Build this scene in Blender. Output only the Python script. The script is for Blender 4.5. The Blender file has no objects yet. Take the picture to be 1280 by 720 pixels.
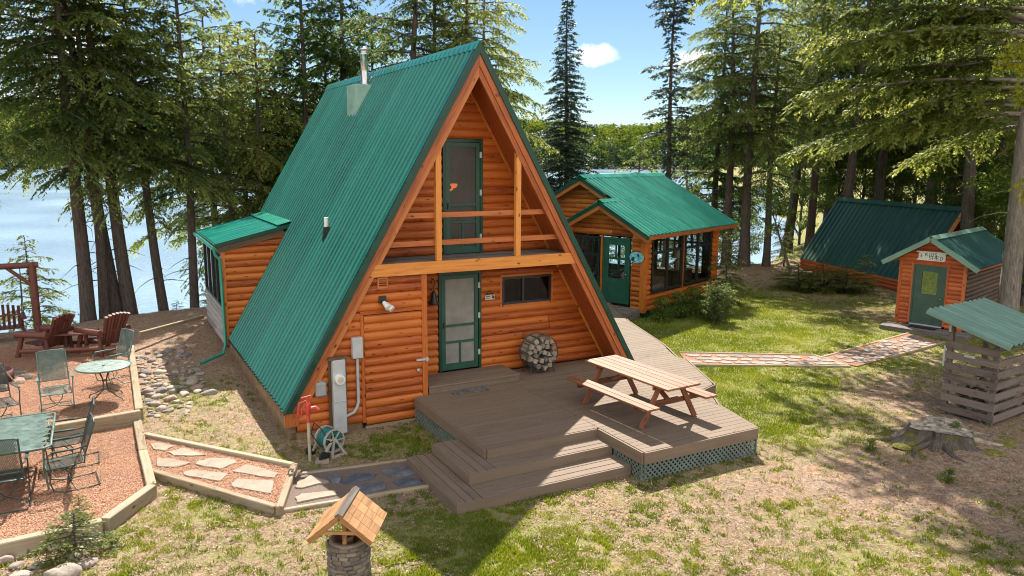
import bpy, math, random
import numpy as np
from mathutils import Vector, Matrix
R = math.radians
random.seed(7)
rng = np.random.default_rng(11)
scene = bpy.context.scene
col = scene.collection

# ------------------------------------------------------------------ camera
F_PX, PITCH, YAW, ROLL = 954.86, .16921, .49842, .00622
CAM = Vector((-6.6807, -13.6712, 5.1811))
fw = Vector((math.sin(YAW)*math.cos(PITCH), math.cos(YAW)*math.cos(PITCH), -math.sin(PITCH)))
rt = Vector((math.cos(YAW), -math.sin(YAW), 0)); up = rt.cross(fw)
r2 = rt*math.cos(ROLL)+up*math.sin(ROLL); u2 = -rt*math.sin(ROLL)+up*math.cos(ROLL)
cam = bpy.data.objects.new('camera', bpy.data.cameras.new('camera')); col.objects.link(cam)
cam.matrix_world = Matrix(((r2.x,u2.x,-fw.x,CAM.x),(r2.y,u2.y,-fw.y,CAM.y),(r2.z,u2.z,-fw.z,CAM.z),(0,0,0,1)))
cam.data.sensor_width = 36; cam.data.lens = 36*F_PX/1280
cam.data.clip_start = .1; cam.data.clip_end = 6000
scene.camera = cam
def spot(px, d):
    "ground position on a bearing from the camera's foot"
    a = YAW+math.atan((px-640)/F_PX)
    return CAM.x+d*math.sin(a), CAM.y+d*math.cos(a)

# ------------------------------------------------------------------ light
SUN_AZ, SUN_EL = R(28.4), R(48)
world = bpy.data.worlds.new('World'); scene.world = world; world.use_nodes = True
wn = world.node_tree; wn.nodes.clear()
def N(nt, t, **k):
    n = nt.nodes.new(t)
    for a, b in k.items():
        if a == 'ins':
            for i, v in b.items(): n.inputs[i].default_value = v
        else: setattr(n, a, b)
    return n
def make_world():
    nt = wn
    sky = N(nt, 'ShaderNodeTexSky', sky_type='NISHITA', sun_disc=False, sun_elevation=SUN_EL, sun_rotation=SUN_AZ,
            altitude=300, air_density=1.0, dust_density=.0, ozone_density=5.0)
    tc = N(nt, 'ShaderNodeTexCoord')
    noise = N(nt, 'ShaderNodeTexNoise', ins={'Scale': 22., 'Detail': 6., 'Roughness': .62})
    nt.links.new(tc.outputs['Generated'], noise.inputs['Vector'])
    sub = N(nt, 'ShaderNodeMath', operation='SUBTRACT', ins={1: .5}); nt.links.new(noise.outputs[0], sub.inputs[0])
    mask = None
    def direction(px, py):
        return (r2*((px-640)/F_PX)-u2*((py-360)/F_PX)+fw).normalized()
    for px, py, wa, wb in ((738,69,.026,.0135),(866,76,.030,.012),(60,60,.07,.03),(50,125,.05,.018),(770,-190,.16,.05),(300,-60,.12,.04)):
        c = direction(px, py); e1 = Vector((0,0,1)).cross(c).normalized()*-1; e2 = c.cross(e1)*-1
        da = N(nt,'ShaderNodeVectorMath',operation='DOT_PRODUCT',ins={1:e1/wa}); db = N(nt,'ShaderNodeVectorMath',operation='DOT_PRODUCT',ins={1:e2/wb})
        for d in (da,db): nt.links.new(tc.outputs['Generated'], d.inputs[0])
        p1 = N(nt,'ShaderNodeMath',operation='POWER',ins={1:2.}); p2 = N(nt,'ShaderNodeMath',operation='POWER',ins={1:2.})
        nt.links.new(da.outputs['Value'],p1.inputs[0]); nt.links.new(db.outputs['Value'],p2.inputs[0])
        ad = N(nt,'ShaderNodeMath',operation='ADD'); nt.links.new(p1.outputs[0],ad.inputs[0]); nt.links.new(p2.outputs[0],ad.inputs[1])
        off = N(nt,'ShaderNodeMath',operation='MULTIPLY_ADD',ins={1:-6.0}); nt.links.new(sub.outputs[0],off.inputs[0]); nt.links.new(ad.outputs[0],off.inputs[2])
        mr = N(nt,'ShaderNodeMapRange',ins={1:1.3,2:-.5,3:0.,4:1.}); nt.links.new(off.outputs[0],mr.inputs[0])
        if mask is None: mask = mr.outputs[0]
        else:
            mx = N(nt,'ShaderNodeMath',operation='MAXIMUM'); nt.links.new(mask,mx.inputs[0]); nt.links.new(mr.outputs[0],mx.inputs[1]); mask = mx.outputs[0]
    # unseen cumulus bank added behind the camera to fill shaded fronts
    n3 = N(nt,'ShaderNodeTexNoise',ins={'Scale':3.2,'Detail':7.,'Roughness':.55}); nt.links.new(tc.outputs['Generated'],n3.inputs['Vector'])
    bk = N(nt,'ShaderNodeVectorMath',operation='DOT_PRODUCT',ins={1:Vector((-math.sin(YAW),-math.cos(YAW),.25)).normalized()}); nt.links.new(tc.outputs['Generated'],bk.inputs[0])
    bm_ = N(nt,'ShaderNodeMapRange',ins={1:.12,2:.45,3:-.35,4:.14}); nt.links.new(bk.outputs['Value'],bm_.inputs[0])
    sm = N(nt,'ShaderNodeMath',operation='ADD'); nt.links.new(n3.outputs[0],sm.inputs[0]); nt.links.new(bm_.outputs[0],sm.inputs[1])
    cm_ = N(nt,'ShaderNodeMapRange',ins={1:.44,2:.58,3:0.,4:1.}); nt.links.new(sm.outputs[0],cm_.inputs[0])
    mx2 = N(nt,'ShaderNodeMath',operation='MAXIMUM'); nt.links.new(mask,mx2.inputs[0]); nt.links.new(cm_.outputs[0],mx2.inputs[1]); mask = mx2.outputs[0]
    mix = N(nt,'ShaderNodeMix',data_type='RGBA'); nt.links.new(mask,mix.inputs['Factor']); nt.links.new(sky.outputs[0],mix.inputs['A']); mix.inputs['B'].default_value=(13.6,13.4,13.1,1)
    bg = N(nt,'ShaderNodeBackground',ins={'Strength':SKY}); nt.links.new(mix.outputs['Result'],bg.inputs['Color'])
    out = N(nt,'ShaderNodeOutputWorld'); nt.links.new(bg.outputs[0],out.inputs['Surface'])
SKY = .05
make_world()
sd = bpy.data.lights.new('sun','SUN'); sd.energy = 4.7; sd.angle = R(.53); sd.color = (1,.94,.85)
so = bpy.data.objects.new('sun', sd); col.objects.link(so)
sdir = Vector((math.sin(SUN_AZ)*math.cos(SUN_EL), math.cos(SUN_AZ)*math.cos(SUN_EL), math.sin(SUN_EL)))
so.rotation_euler = sdir.to_track_quat('Z','Y').to_euler(); so.location = (0,0,60)
vs = scene.view_settings; vs.view_transform='Standard'; vs.look='None'; vs.gamma=1; vs.exposure=1.28; vs.use_curve_mapping=False
scene.render.engine='CYCLES'; cy = scene.cycles
cy.max_bounces=9; cy.diffuse_bounces=4; cy.glossy_bounces=3; cy.transmission_bounces=7; cy.transparent_max_bounces=12; cy.volume_bounces=0
cy.caustics_reflective=False; cy.caustics_refractive=False; cy.use_denoising=True
cy.sample_clamp_indirect=8; cy.pixel_filter_type='BLACKMAN_HARRIS'; cy.filter_width=1.05

# ------------------------------------------------------------------ materials
def mat(name):
    m = bpy.data.materials.new(name); m.use_nodes = True; nt = m.node_tree
    return m, nt, nt.nodes['Principled BSDF']
def attr(nt, name): return N(nt,'ShaderNodeAttribute',attribute_name=name)
def ramp(nt, stops, fac):
    r = N(nt,'ShaderNodeValToRGB'); el = r.color_ramp.elements
    while len(el) < len(stops): el.new(.5)
    for e,(p,c) in zip(el,stops): e.position=p; e.color=(*c,1)
    nt.links.new(fac,r.inputs[0]); return r.outputs[0]
def wood(name, lo, hi, dark, rough=.55, grain=1., knots=True, wear=None, spec=.4, var=.35, bump=.25):
    "wood whose grain follows the piece: attribute gv = (along, across, depth), pr = one random value per board"
    m, nt, b = mat(name); gv = attr(nt,'gv'); pr = attr(nt,'pr')
    mp = N(nt,'ShaderNodeMapping',ins={'Scale':(1.1*grain,16*grain,16*grain)}); nt.links.new(gv.outputs['Vector'],mp.inputs[0])
    n1 = N(nt,'ShaderNodeTexNoise',ins={'Scale':1.6,'Detail':5.,'Roughness':.6,'Distortion':.5}); nt.links.new(mp.outputs[0],n1.inputs['Vector'])
    add = N(nt,'ShaderNodeMath',operation='MULTIPLY_ADD',ins={1:var,2:-var/2}); nt.links.new(pr.outputs['Fac'],add.inputs[0])
    s = N(nt,'ShaderNodeMath',operation='ADD'); nt.links.new(n1.outputs[0],s.inputs[0]); nt.links.new(add.outputs[0],s.inputs[1])
    c = ramp(nt,[(.16,dark),(.40,lo),(.70,hi)],s.outputs[0])
    if knots:
        mk = N(nt,'ShaderNodeMapping',ins={'Scale':(3.0,6.5,6.5)}); nt.links.new(gv.outputs['Vector'],mk.inputs[0])
        v = N(nt,'ShaderNodeTexVoronoi',ins={'Scale':1.,'Randomness':1.}); nt.links.new(mk.outputs[0],v.inputs['Vector'])
        k = ramp(nt,[(.06,(0,0,0)),(.17,(1,1,1))],v.outputs['Distance'])
        mx = N(nt,'ShaderNodeMix',data_type='RGBA'); nt.links.new(k,mx.inputs['Factor']); mx.inputs['A'].default_value=(*[d*.45 for d in dark],1); nt.links.new(c,mx.inputs['B']); c = mx.outputs['Result']
    if wear:
        n3 = N(nt,'ShaderNodeTexNoise',ins={'Scale':1.7,'Detail':6.,'Roughness':.65}); nt.links.new(gv.outputs['Vector'],n3.inputs['Vector'])
        f = ramp(nt,[(.48,(0,0,0)),(.7,(1,1,1))],n3.outputs[0])
        mx = N(nt,'ShaderNodeMix',data_type='RGBA'); nt.links.new(f,mx.inputs['Factor']); nt.links.new(c,mx.inputs['A']); mx.inputs['B'].default_value=(*wear,1); c = mx.outputs['Result']
    nt.links.new(c,b.inputs['Base Color']); b.inputs['Roughness'].default_value=rough; b.inputs['Specular IOR Level'].default_value=spec
    bp = N(nt,'ShaderNodeBump',ins={'Strength':bump,'Distance':.01}); nt.links.new(n1.outputs[0],bp.inputs['Height']); nt.links.new(bp.outputs[0],b.inputs['Normal'])
    return m
def plain(name, c, rough=.5, metal=0., spec=.5, dirt=.18, scale=4., bump=0., bscale=60.):
    m, nt, b = mat(name); tc = N(nt,'ShaderNodeTexCoord')
    n = N(nt,'ShaderNodeTexNoise',ins={'Scale':scale,'Detail':7.,'Roughness':.65}); nt.links.new(tc.outputs['Object'],n.inputs['Vector'])
    lo = [x*(1-dirt*1.6) for x in c]; hi=[min(1,x*(1+dirt)) for x in c]
    nt.links.new(ramp(nt,[(.3,lo),(.7,hi)],n.outputs[0]),b.inputs['Base Color'])
    b.inputs['Metallic'].default_value=metal; b.inputs['Specular IOR Level'].default_value=spec
    nt.links.new(N_mr(nt,n.outputs[0],max(.05,rough-.1),min(1,rough+.12)),b.inputs['Roughness'])
    if bump:
        n2 = N(nt,'ShaderNodeTexNoise',ins={'Scale':bscale,'Detail':4.}); nt.links.new(tc.outputs['Object'],n2.inputs['Vector'])
        bp = N(nt,'ShaderNodeBump',ins={'Strength':bump,'Distance':.02}); nt.links.new(n2.outputs[0],bp.inputs['Height']); nt.links.new(bp.outputs[0],b.inputs['Normal'])
    return m
def N_mr(nt, s, a, b):
    mr = N(nt,'ShaderNodeMapRange',ins={1:.3,2:.7,3:a,4:b}); nt.links.new(s,mr.inputs[0]); return mr.outputs[0]
def leafmat(name, a, b, c, trans=.45, spec=.25):
    m, nt, p = mat(name); t = attr(nt,'tint'); oi = N(nt,'ShaderNodeObjectInfo')
    s = N(nt,'ShaderNodeMath',operation='MULTIPLY_ADD',ins={1:.3,2:-.15}); nt.links.new(oi.outputs['Random'],s.inputs[0])
    s2 = N(nt,'ShaderNodeMath',operation='ADD'); nt.links.new(t.outputs['Fac'],s2.inputs[0]); nt.links.new(s.outputs[0],s2.inputs[1])
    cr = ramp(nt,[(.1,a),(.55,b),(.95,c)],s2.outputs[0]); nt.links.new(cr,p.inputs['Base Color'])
    p.inputs['Roughness'].default_value=.45; p.inputs['Specular IOR Level'].default_value=spec
    tr = N(nt,'ShaderNodeBsdfTranslucent'); hs = N(nt,'ShaderNodeHueSaturation',ins={'Hue':.48,'Saturation':1.1,'Value':1.35}); nt.links.new(cr,hs.inputs['Color']); nt.links.new(hs.outputs[0],tr.inputs[0])
    mx = N(nt,'ShaderNodeMixShader',ins={0:trans}); nt.links.new(p.outputs[0],mx.inputs[1]); nt.links.new(tr.outputs[0],mx.inputs[2])
    nt.links.new(mx.outputs[0],nt.nodes['Material Output'].inputs[0]); return m
def randmat(name, stops, rough=.8, bump=.5, scale=5., speck=.5, trans=0.):
    "colour by the object's (or piece's) random value plus mottling"
    m, nt, b = mat(name); oi = N(nt,'ShaderNodeObjectInfo'); pr = attr(nt,'pr'); tc = N(nt,'ShaderNodeTexCoord')
    n = N(nt,'ShaderNodeTexNoise',ins={'Scale':scale,'Detail':8.,'Roughness':.7}); nt.links.new(tc.outputs['Object'],n.inputs['Vector'])
    a = N(nt,'ShaderNodeMath',operation='ADD'); nt.links.new(oi.outputs['Random'],a.inputs[0]); nt.links.new(pr.outputs['Fac'],a.inputs[1])
    fr = N(nt,'ShaderNodeMath',operation='FRACT'); nt.links.new(a.outputs[0],fr.inputs[0])
    c = ramp(nt,stops,fr.outputs[0])
    k = ramp(nt,[(.3,(1-speck,)*3),(.7,(1+speck*.4,)*3)],n.outputs[0])
    mx = N(nt,'ShaderNodeMix',data_type='RGBA',blend_type='MULTIPLY'); mx.inputs['Factor'].default_value=1; nt.links.new(c,mx.inputs['A']); nt.links.new(k,mx.inputs['B'])
    nt.links.new(mx.outputs['Result'],b.inputs['Base Color']); b.inputs['Roughness'].default_value=rough; b.inputs['Specular IOR Level'].default_value=.3
    if bump:
        bp = N(nt,'ShaderNodeBump',ins={'Strength':bump,'Distance':.02}); nt.links.new(n.outputs[0],bp.inputs['Height']); nt.links.new(bp.outputs[0],b.inputs['Normal'])
    return m
def bark(name, a, b_, scale=1.):
    m, nt, b = mat(name); gv = attr(nt,'gv')
    mp = N(nt,'ShaderNodeMapping',ins={'Scale':(2.2*scale,14*scale,14*scale)}); nt.links.new(gv.outputs['Vector'],mp.inputs[0])
    n = N(nt,'ShaderNodeTexNoise',ins={'Scale':1.5,'Detail':7.,'Roughness':.7,'Distortion':.8}); nt.links.new(mp.outputs[0],n.inputs['Vector'])
    nt.links.new(ramp(nt,[(.3,a),(.65,b_)],n.outputs[0]),b.inputs['Base Color']); b.inputs['Roughness'].default_value=.95; b.inputs['Specular IOR Level'].default_value=.15
    bp = N(nt,'ShaderNodeBump',ins={'Strength':.9,'Distance':.04}); nt.links.new(n.outputs[0],bp.inputs['Height']); nt.links.new(bp.outputs[0],b.inputs['Normal'])
    return m
def metalroof(name, c, rough=.32):
    "gv = (down the slope, along the ridge, 0): streaks run down the slope, tone steps from panel to panel"
    m, nt, b = mat(name); gv=attr(nt,'gv')
    mp=N(nt,'ShaderNodeMapping',ins={'Scale':(.35,3.2,1.)}); nt.links.new(gv.outputs['Vector'],mp.inputs[0])
    n = N(nt,'ShaderNodeTexNoise',ins={'Scale':1.6,'Detail':8.,'Roughness':.68}); nt.links.new(mp.outputs[0],n.inputs['Vector'])
    sx=N(nt,'ShaderNodeSeparateXYZ'); nt.links.new(gv.outputs['Vector'],sx.inputs[0])
    dv=N(nt,'ShaderNodeMath',operation='MULTIPLY',ins={1:1/.94}); nt.links.new(sx.outputs[1],dv.inputs[0]); fl=N(nt,'ShaderNodeMath',operation='FLOOR'); nt.links.new(dv.outputs[0],fl.inputs[0])
    wn2=N(nt,'ShaderNodeTexWhiteNoise',noise_dimensions='1D'); nt.links.new(fl.outputs[0],wn2.inputs['W'])
    ad=N(nt,'ShaderNodeMath',operation='MULTIPLY_ADD',ins={1:.22,2:-.11}); nt.links.new(wn2.outputs['Value'],ad.inputs[0]); sm=N(nt,'ShaderNodeMath',operation='ADD'); nt.links.new(n.outputs[0],sm.inputs[0]); nt.links.new(ad.outputs[0],sm.inputs[1])
    nt.links.new(ramp(nt,[(.25,[x*.72 for x in c]),(.5,c),(.8,[min(1,x*1.3+.012) for x in c])],sm.outputs[0]),b.inputs['Base Color'])
    nt.links.new(N_mr(nt,n.outputs[0],rough-.05,rough+.16),b.inputs['Roughness']); b.inputs['Specular IOR Level'].default_value=.5
    b.inputs['Coat Weight'].default_value=.2; b.inputs['Coat Roughness'].default_value=.12
    n2 = N(nt,'ShaderNodeTexNoise',ins={'Scale':2.6,'Detail':2.}); nt.links.new(gv.outputs['Vector'],n2.inputs['Vector'])
    bp = N(nt,'ShaderNodeBump',ins={'Strength':.18,'Distance':.03}); nt.links.new(n2.outputs[0],bp.inputs['Height']); nt.links.new(bp.outputs[0],b.inputs['Normal'])
    return m
def glassmat(name, tint=(.9,.95,.93), refl=.11, rough=.02):
    m, nt, b = mat(name); nt.nodes.remove(b)
    t = N(nt,'ShaderNodeBsdfTransparent'); t.inputs[0].default_value=(*tint,1); g = N(nt,'ShaderNodeBsdfGlossy',ins={'Roughness':rough})
    f = N(nt,'ShaderNodeFresnel',ins={'IOR':1.5}); a = N(nt,'ShaderNodeMath',operation='ADD',ins={1:refl}); nt.links.new(f.outputs[0],a.inputs[0])
    mx = N(nt,'ShaderNodeMixShader'); nt.links.new(a.outputs[0],mx.inputs[0]); nt.links.new(t.outputs[0],mx.inputs[1]); nt.links.new(g.outputs[0],mx.inputs[2])
    nt.links.new(mx.outputs[0],nt.nodes['Material Output'].inputs[0]); return m
def screenmat(name, c, through):
    m, nt, b = mat(name); tc=N(nt,'ShaderNodeTexCoord'); n=N(nt,'ShaderNodeTexNoise',ins={'Scale':2.2,'Detail':6.,'Roughness':.6}); nt.links.new(tc.outputs['Object'],n.inputs['Vector'])
    nt.links.new(ramp(nt,[(.3,[x*.72 for x in c]),(.7,[x*1.2 for x in c])],n.outputs[0]),b.inputs['Base Color']); b.inputs['Roughness'].default_value=.35  # uneven tone paints in faint reflections on the screen
    t = N(nt,'ShaderNodeBsdfTransparent'); mx = N(nt,'ShaderNodeMixShader',ins={0:through}); nt.links.new(b.outputs[0],mx.inputs[1]); nt.links.new(t.outputs[0],mx.inputs[2])
    nt.links.new(mx.outputs[0],nt.nodes['Material Output'].inputs[0]); return m
def glow(name, c, s):
    m, nt, b = mat(name); b.inputs['Base Color'].default_value=(*c,1); b.inputs['Emission Color'].default_value=(*c,1); b.inputs['Emission Strength'].default_value=s; return m
M = {}
M['log'] = wood('varnished_log',(.41,.092,.012),(.53,.150,.024),(.18,.034,.007),rough=.5,spec=.4,var=.45)
M['logred'] = wood('stained_log_red',(.42,.088,.022),(.56,.145,.042),(.20,.036,.012),rough=.45,spec=.45)
M['logdark'] = wood('brown_shaded_log',(.10,.058,.032),(.15,.088,.05),(.05,.028,.016),rough=.5)  # dark brown log; also carries the shed side walls' shade as colour
M['rake'] = wood('stained_rake_board',(.37,.10,.025),(.50,.165,.045),(.20,.045,.014),rough=.45,spec=.45)
M['soffit'] = wood('stained_soffit',(.30,.070,.016),(.42,.115,.028),(.15,.034,.01),rough=.5)
M['beam'] = wood('pine_beam',(.60,.215,.040),(.73,.31,.07),(.36,.10,.022),rough=.5)
M['deck'] = wood('deck_board',(.172,.124,.087),(.212,.156,.111),(.132,.094,.065),rough=.75,knots=False,var=.22,grain=.8,spec=.25,wear=(.19,.143,.105))
M['deckgrey'] = wood('grey_board',(.13,.115,.10),(.22,.20,.18),(.07,.06,.05),rough=.8,knots=False,spec=.2)
M['timber'] = wood('landscape_timber',(.29,.22,.14),(.39,.31,.205),(.16,.115,.07),rough=.8,spec=.2,wear=(.31,.265,.20))
M['shelter'] = wood('weathered_slat',(.15,.115,.098),(.23,.18,.155),(.075,.055,.045),rough=.8,spec=.2,wear=(.20,.17,.15))
M['picnic'] = wood('picnic_redwood',(.215,.092,.040),(.275,.128,.060),(.12,.048,.022),rough=.55,var=.3)
M['picnicleg'] = wood('picnic_frame',(.17,.058,.024),(.24,.09,.04),(.09,.03,.012),rough=.55)
M['cedarred'] = wood('dark_red_log',(.105,.034,.025),(.165,.055,.038),(.045,.016,.012),rough=.6)
M['shingle'] = wood('cedar_shingle',(.31,.155,.06),(.41,.225,.095),(.17,.075,.026),rough=.7,knots=False)
M['pole'] = wood('bare_pole',(.17,.12,.08),(.25,.18,.12),(.09,.06,.04),rough=.8)
M['roof'] = metalroof('green_metal_roof',(.005,.165,.122),.17)
M['roof2'] = metalroof('green_metal_roof_light',(.018,.235,.160),.22)  # paler copy of the roof green: sunroom's sky sheen put into the colour
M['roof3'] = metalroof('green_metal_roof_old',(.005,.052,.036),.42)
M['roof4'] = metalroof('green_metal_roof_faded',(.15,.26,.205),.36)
M['trim'] = plain('green_trim_paint',(.004,.050,.030),.40)
M['door'] = plain('green_door_paint',(.018,.085,.055),.5)
M['sheddoor'] = plain('grey_green_paint',(.05,.095,.075),.5)
M['dkwin'] = plain('dark_bronze_frame',(.02,.022,.02),.4)
M['patiogreen'] = plain('green_steel',(.11,.175,.148),.45,dirt=.3,scale=9)
M['irondark'] = plain('dark_steel_wire',(.035,.06,.05),.45,dirt=.3)
M['concrete'] = plain('concrete_block',(.27,.21,.15),.9,dirt=.35,bump=.5)
M['skirt'] = plain('brown_skirt_board',(.24,.155,.085),.8,dirt=.35)
M['black'] = plain('black_plastic',(.012,.012,.012),.45)
M['grey'] = plain('grey_box_paint',(.46,.48,.48),.45,dirt=.1)
M['greydk'] = plain('grey_box_dull',(.30,.31,.31),.5,dirt=.1)
M['steel'] = plain('stainless_pipe',(.62,.60,.57),.22,metal=1.,dirt=.15)
M['white'] = plain('white_plastic',(.75,.75,.73),.4,dirt=.06)
M['red'] = plain('red_cast_iron',(.52,.055,.035),.45,dirt=.25,scale=20)
M['tan'] = plain('tan_plastic',(.42,.38,.31),.5)
M['hose'] = plain('teal_hose',(.01,.17,.17),.35,dirt=.2)
M['brass'] = plain('brass',(.55,.40,.14),.3,metal=1.)
M['plaque'] = plain('cream_plaque',(.55,.50,.38),.6)
M['ink'] = plain('dark_lettering',(.03,.025,.02),.7)
M['blue'] = plain('blue_plaque',(.22,.52,.66),.5,dirt=.35,scale=14)
M['blueink'] = plain('navy_silhouette',(.012,.045,.08),.5)
M['mat'] = plain('door_mat',(.14,.125,.11),.95,dirt=.5,scale=12,bump=.6)
M['interior'] = plain('interior_wall',(.34,.20,.10),.8)
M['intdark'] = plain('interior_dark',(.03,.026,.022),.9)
M['fabric'] = plain('sofa_fabric',(.52,.33,.30),.9,dirt=.5,scale=16)
M['shade'] = plain('lamp_shade',(.72,.58,.36),.8)
M['ceramic'] = plain('lamp_base',(.50,.34,.20),.4,dirt=.4,scale=18)
M['furn'] = wood('dark_furniture',(.10,.04,.02),(.16,.07,.035),(.05,.02,.01),rough=.4)
M['glass'] = glassmat('window_glass'); M['glassdk'] = glassmat('window_glass_dark',(.45,.48,.47),.05)
M['screen'] = screenmat('insect_screen',(.36,.36,.32),.30); M['screendk'] = screenmat('insect_screen_dark',(.10,.10,.09),.45)
M['lampglow'] = glow('warm_lamp',(1,.22,.05),.55)
M['stone'] = randmat('fieldstone',[(0,(.36,.31,.27)),(.2,(.20,.185,.18)),(.4,(.44,.36,.29)),(.6,(.29,.26,.24)),(.78,(.40,.27,.21)),(1,(.50,.45,.39))],.9)
M['wellstone'] = randmat('mortared_stone',[(0,(.22,.18,.14)),(.3,(.13,.115,.10)),(.6,(.29,.24,.185)),(1,(.17,.145,.12))],.9)
M['flag'] = randmat('pale_flagstone',[(0,(.28,.225,.165)),(.5,(.33,.27,.205)),(1,(.25,.20,.145))],.85,bump=.25,scale=4,speck=.25)
M['slate'] = randmat('blue_slate',[(0,(.105,.12,.145)),(1,(.17,.175,.18))],.75,bump=.5,scale=3,speck=.7)
M['pathstone'] = randmat('path_flag',[(0,(.25,.225,.20)),(.5,(.33,.28,.24)),(1,(.20,.19,.18))],.85,bump=.3,scale=4,speck=.35)
M['firewood'] = randmat('split_firewood',[(0,(.30,.25,.20)),(.5,(.42,.36,.28)),(1,(.20,.165,.13))],.9,bump=.7,scale=22,speck=.6)
M['chip'] = randmat('wood_chip',[(0,(.42,.22,.13)),(.35,(.54,.31,.19)),(.7,(.33,.16,.095)),(1,(.62,.41,.28))],.9,bump=0,speck=.2)
M['litter'] = randmat('needle_litter',[(0,(.24,.145,.09)),(.35,(.40,.28,.19)),(.7,(.13,.08,.05)),(.9,(.54,.43,.31)),(1,(.32,.165,.10))],.95,bump=0,speck=.2)
M['bark'] = bark('conifer_bark',(.050,.038,.031),(.165,.135,.115)); M['barkpale'] = bark('pale_bark',(.09,.075,.062),(.31,.275,.235))
M['hemlock'] = leafmat('hemlock_needles',(.07,.115,.034),(.185,.235,.062),(.36,.37,.12),.64,.35)
M['hemlockpale'] = leafmat('hemlock_needles_bright',(.11,.155,.038),(.255,.295,.075),(.42,.42,.15),.64,.35)
M['cedar'] = leafmat('cedar_scales',(.045,.095,.025),(.125,.19,.048),(.26,.30,.075),.62,.2)
M['spruce'] = leafmat('spruce_needles',(.035,.065,.038),(.075,.115,.062),(.14,.175,.09),.4)
M['decid'] = leafmat('broad_leaves',(.06,.11,.018),(.135,.20,.032),(.25,.30,.05),.5,.3)
M['maple'] = leafmat('maple_leaves',(.20,.24,.02),(.34,.36,.03),(.48,.46,.05),.5,.3)
M['farleaf'] = leafmat('far_leaves',(.05,.09,.018),(.12,.175,.03),(.24,.28,.05),.35,0.); M['farconif'] = leafmat('far_needles',(.018,.036,.024),(.035,.06,.038),(.06,.09,.05),.2,0.)
M['grass'] = leafmat('grass_blades',(.10,.15,.018),(.21,.26,.03),(.38,.37,.07),.4,.2)
M['moss'] = plain('moss',(.20,.175,.022),.95,dirt=.5,scale=20,bump=.8)
M['stumpwood'] = plain('weathered_stump',(.40,.33,.25),.9,dirt=.6,scale=7,bump=.9,bscale=18)

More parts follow.
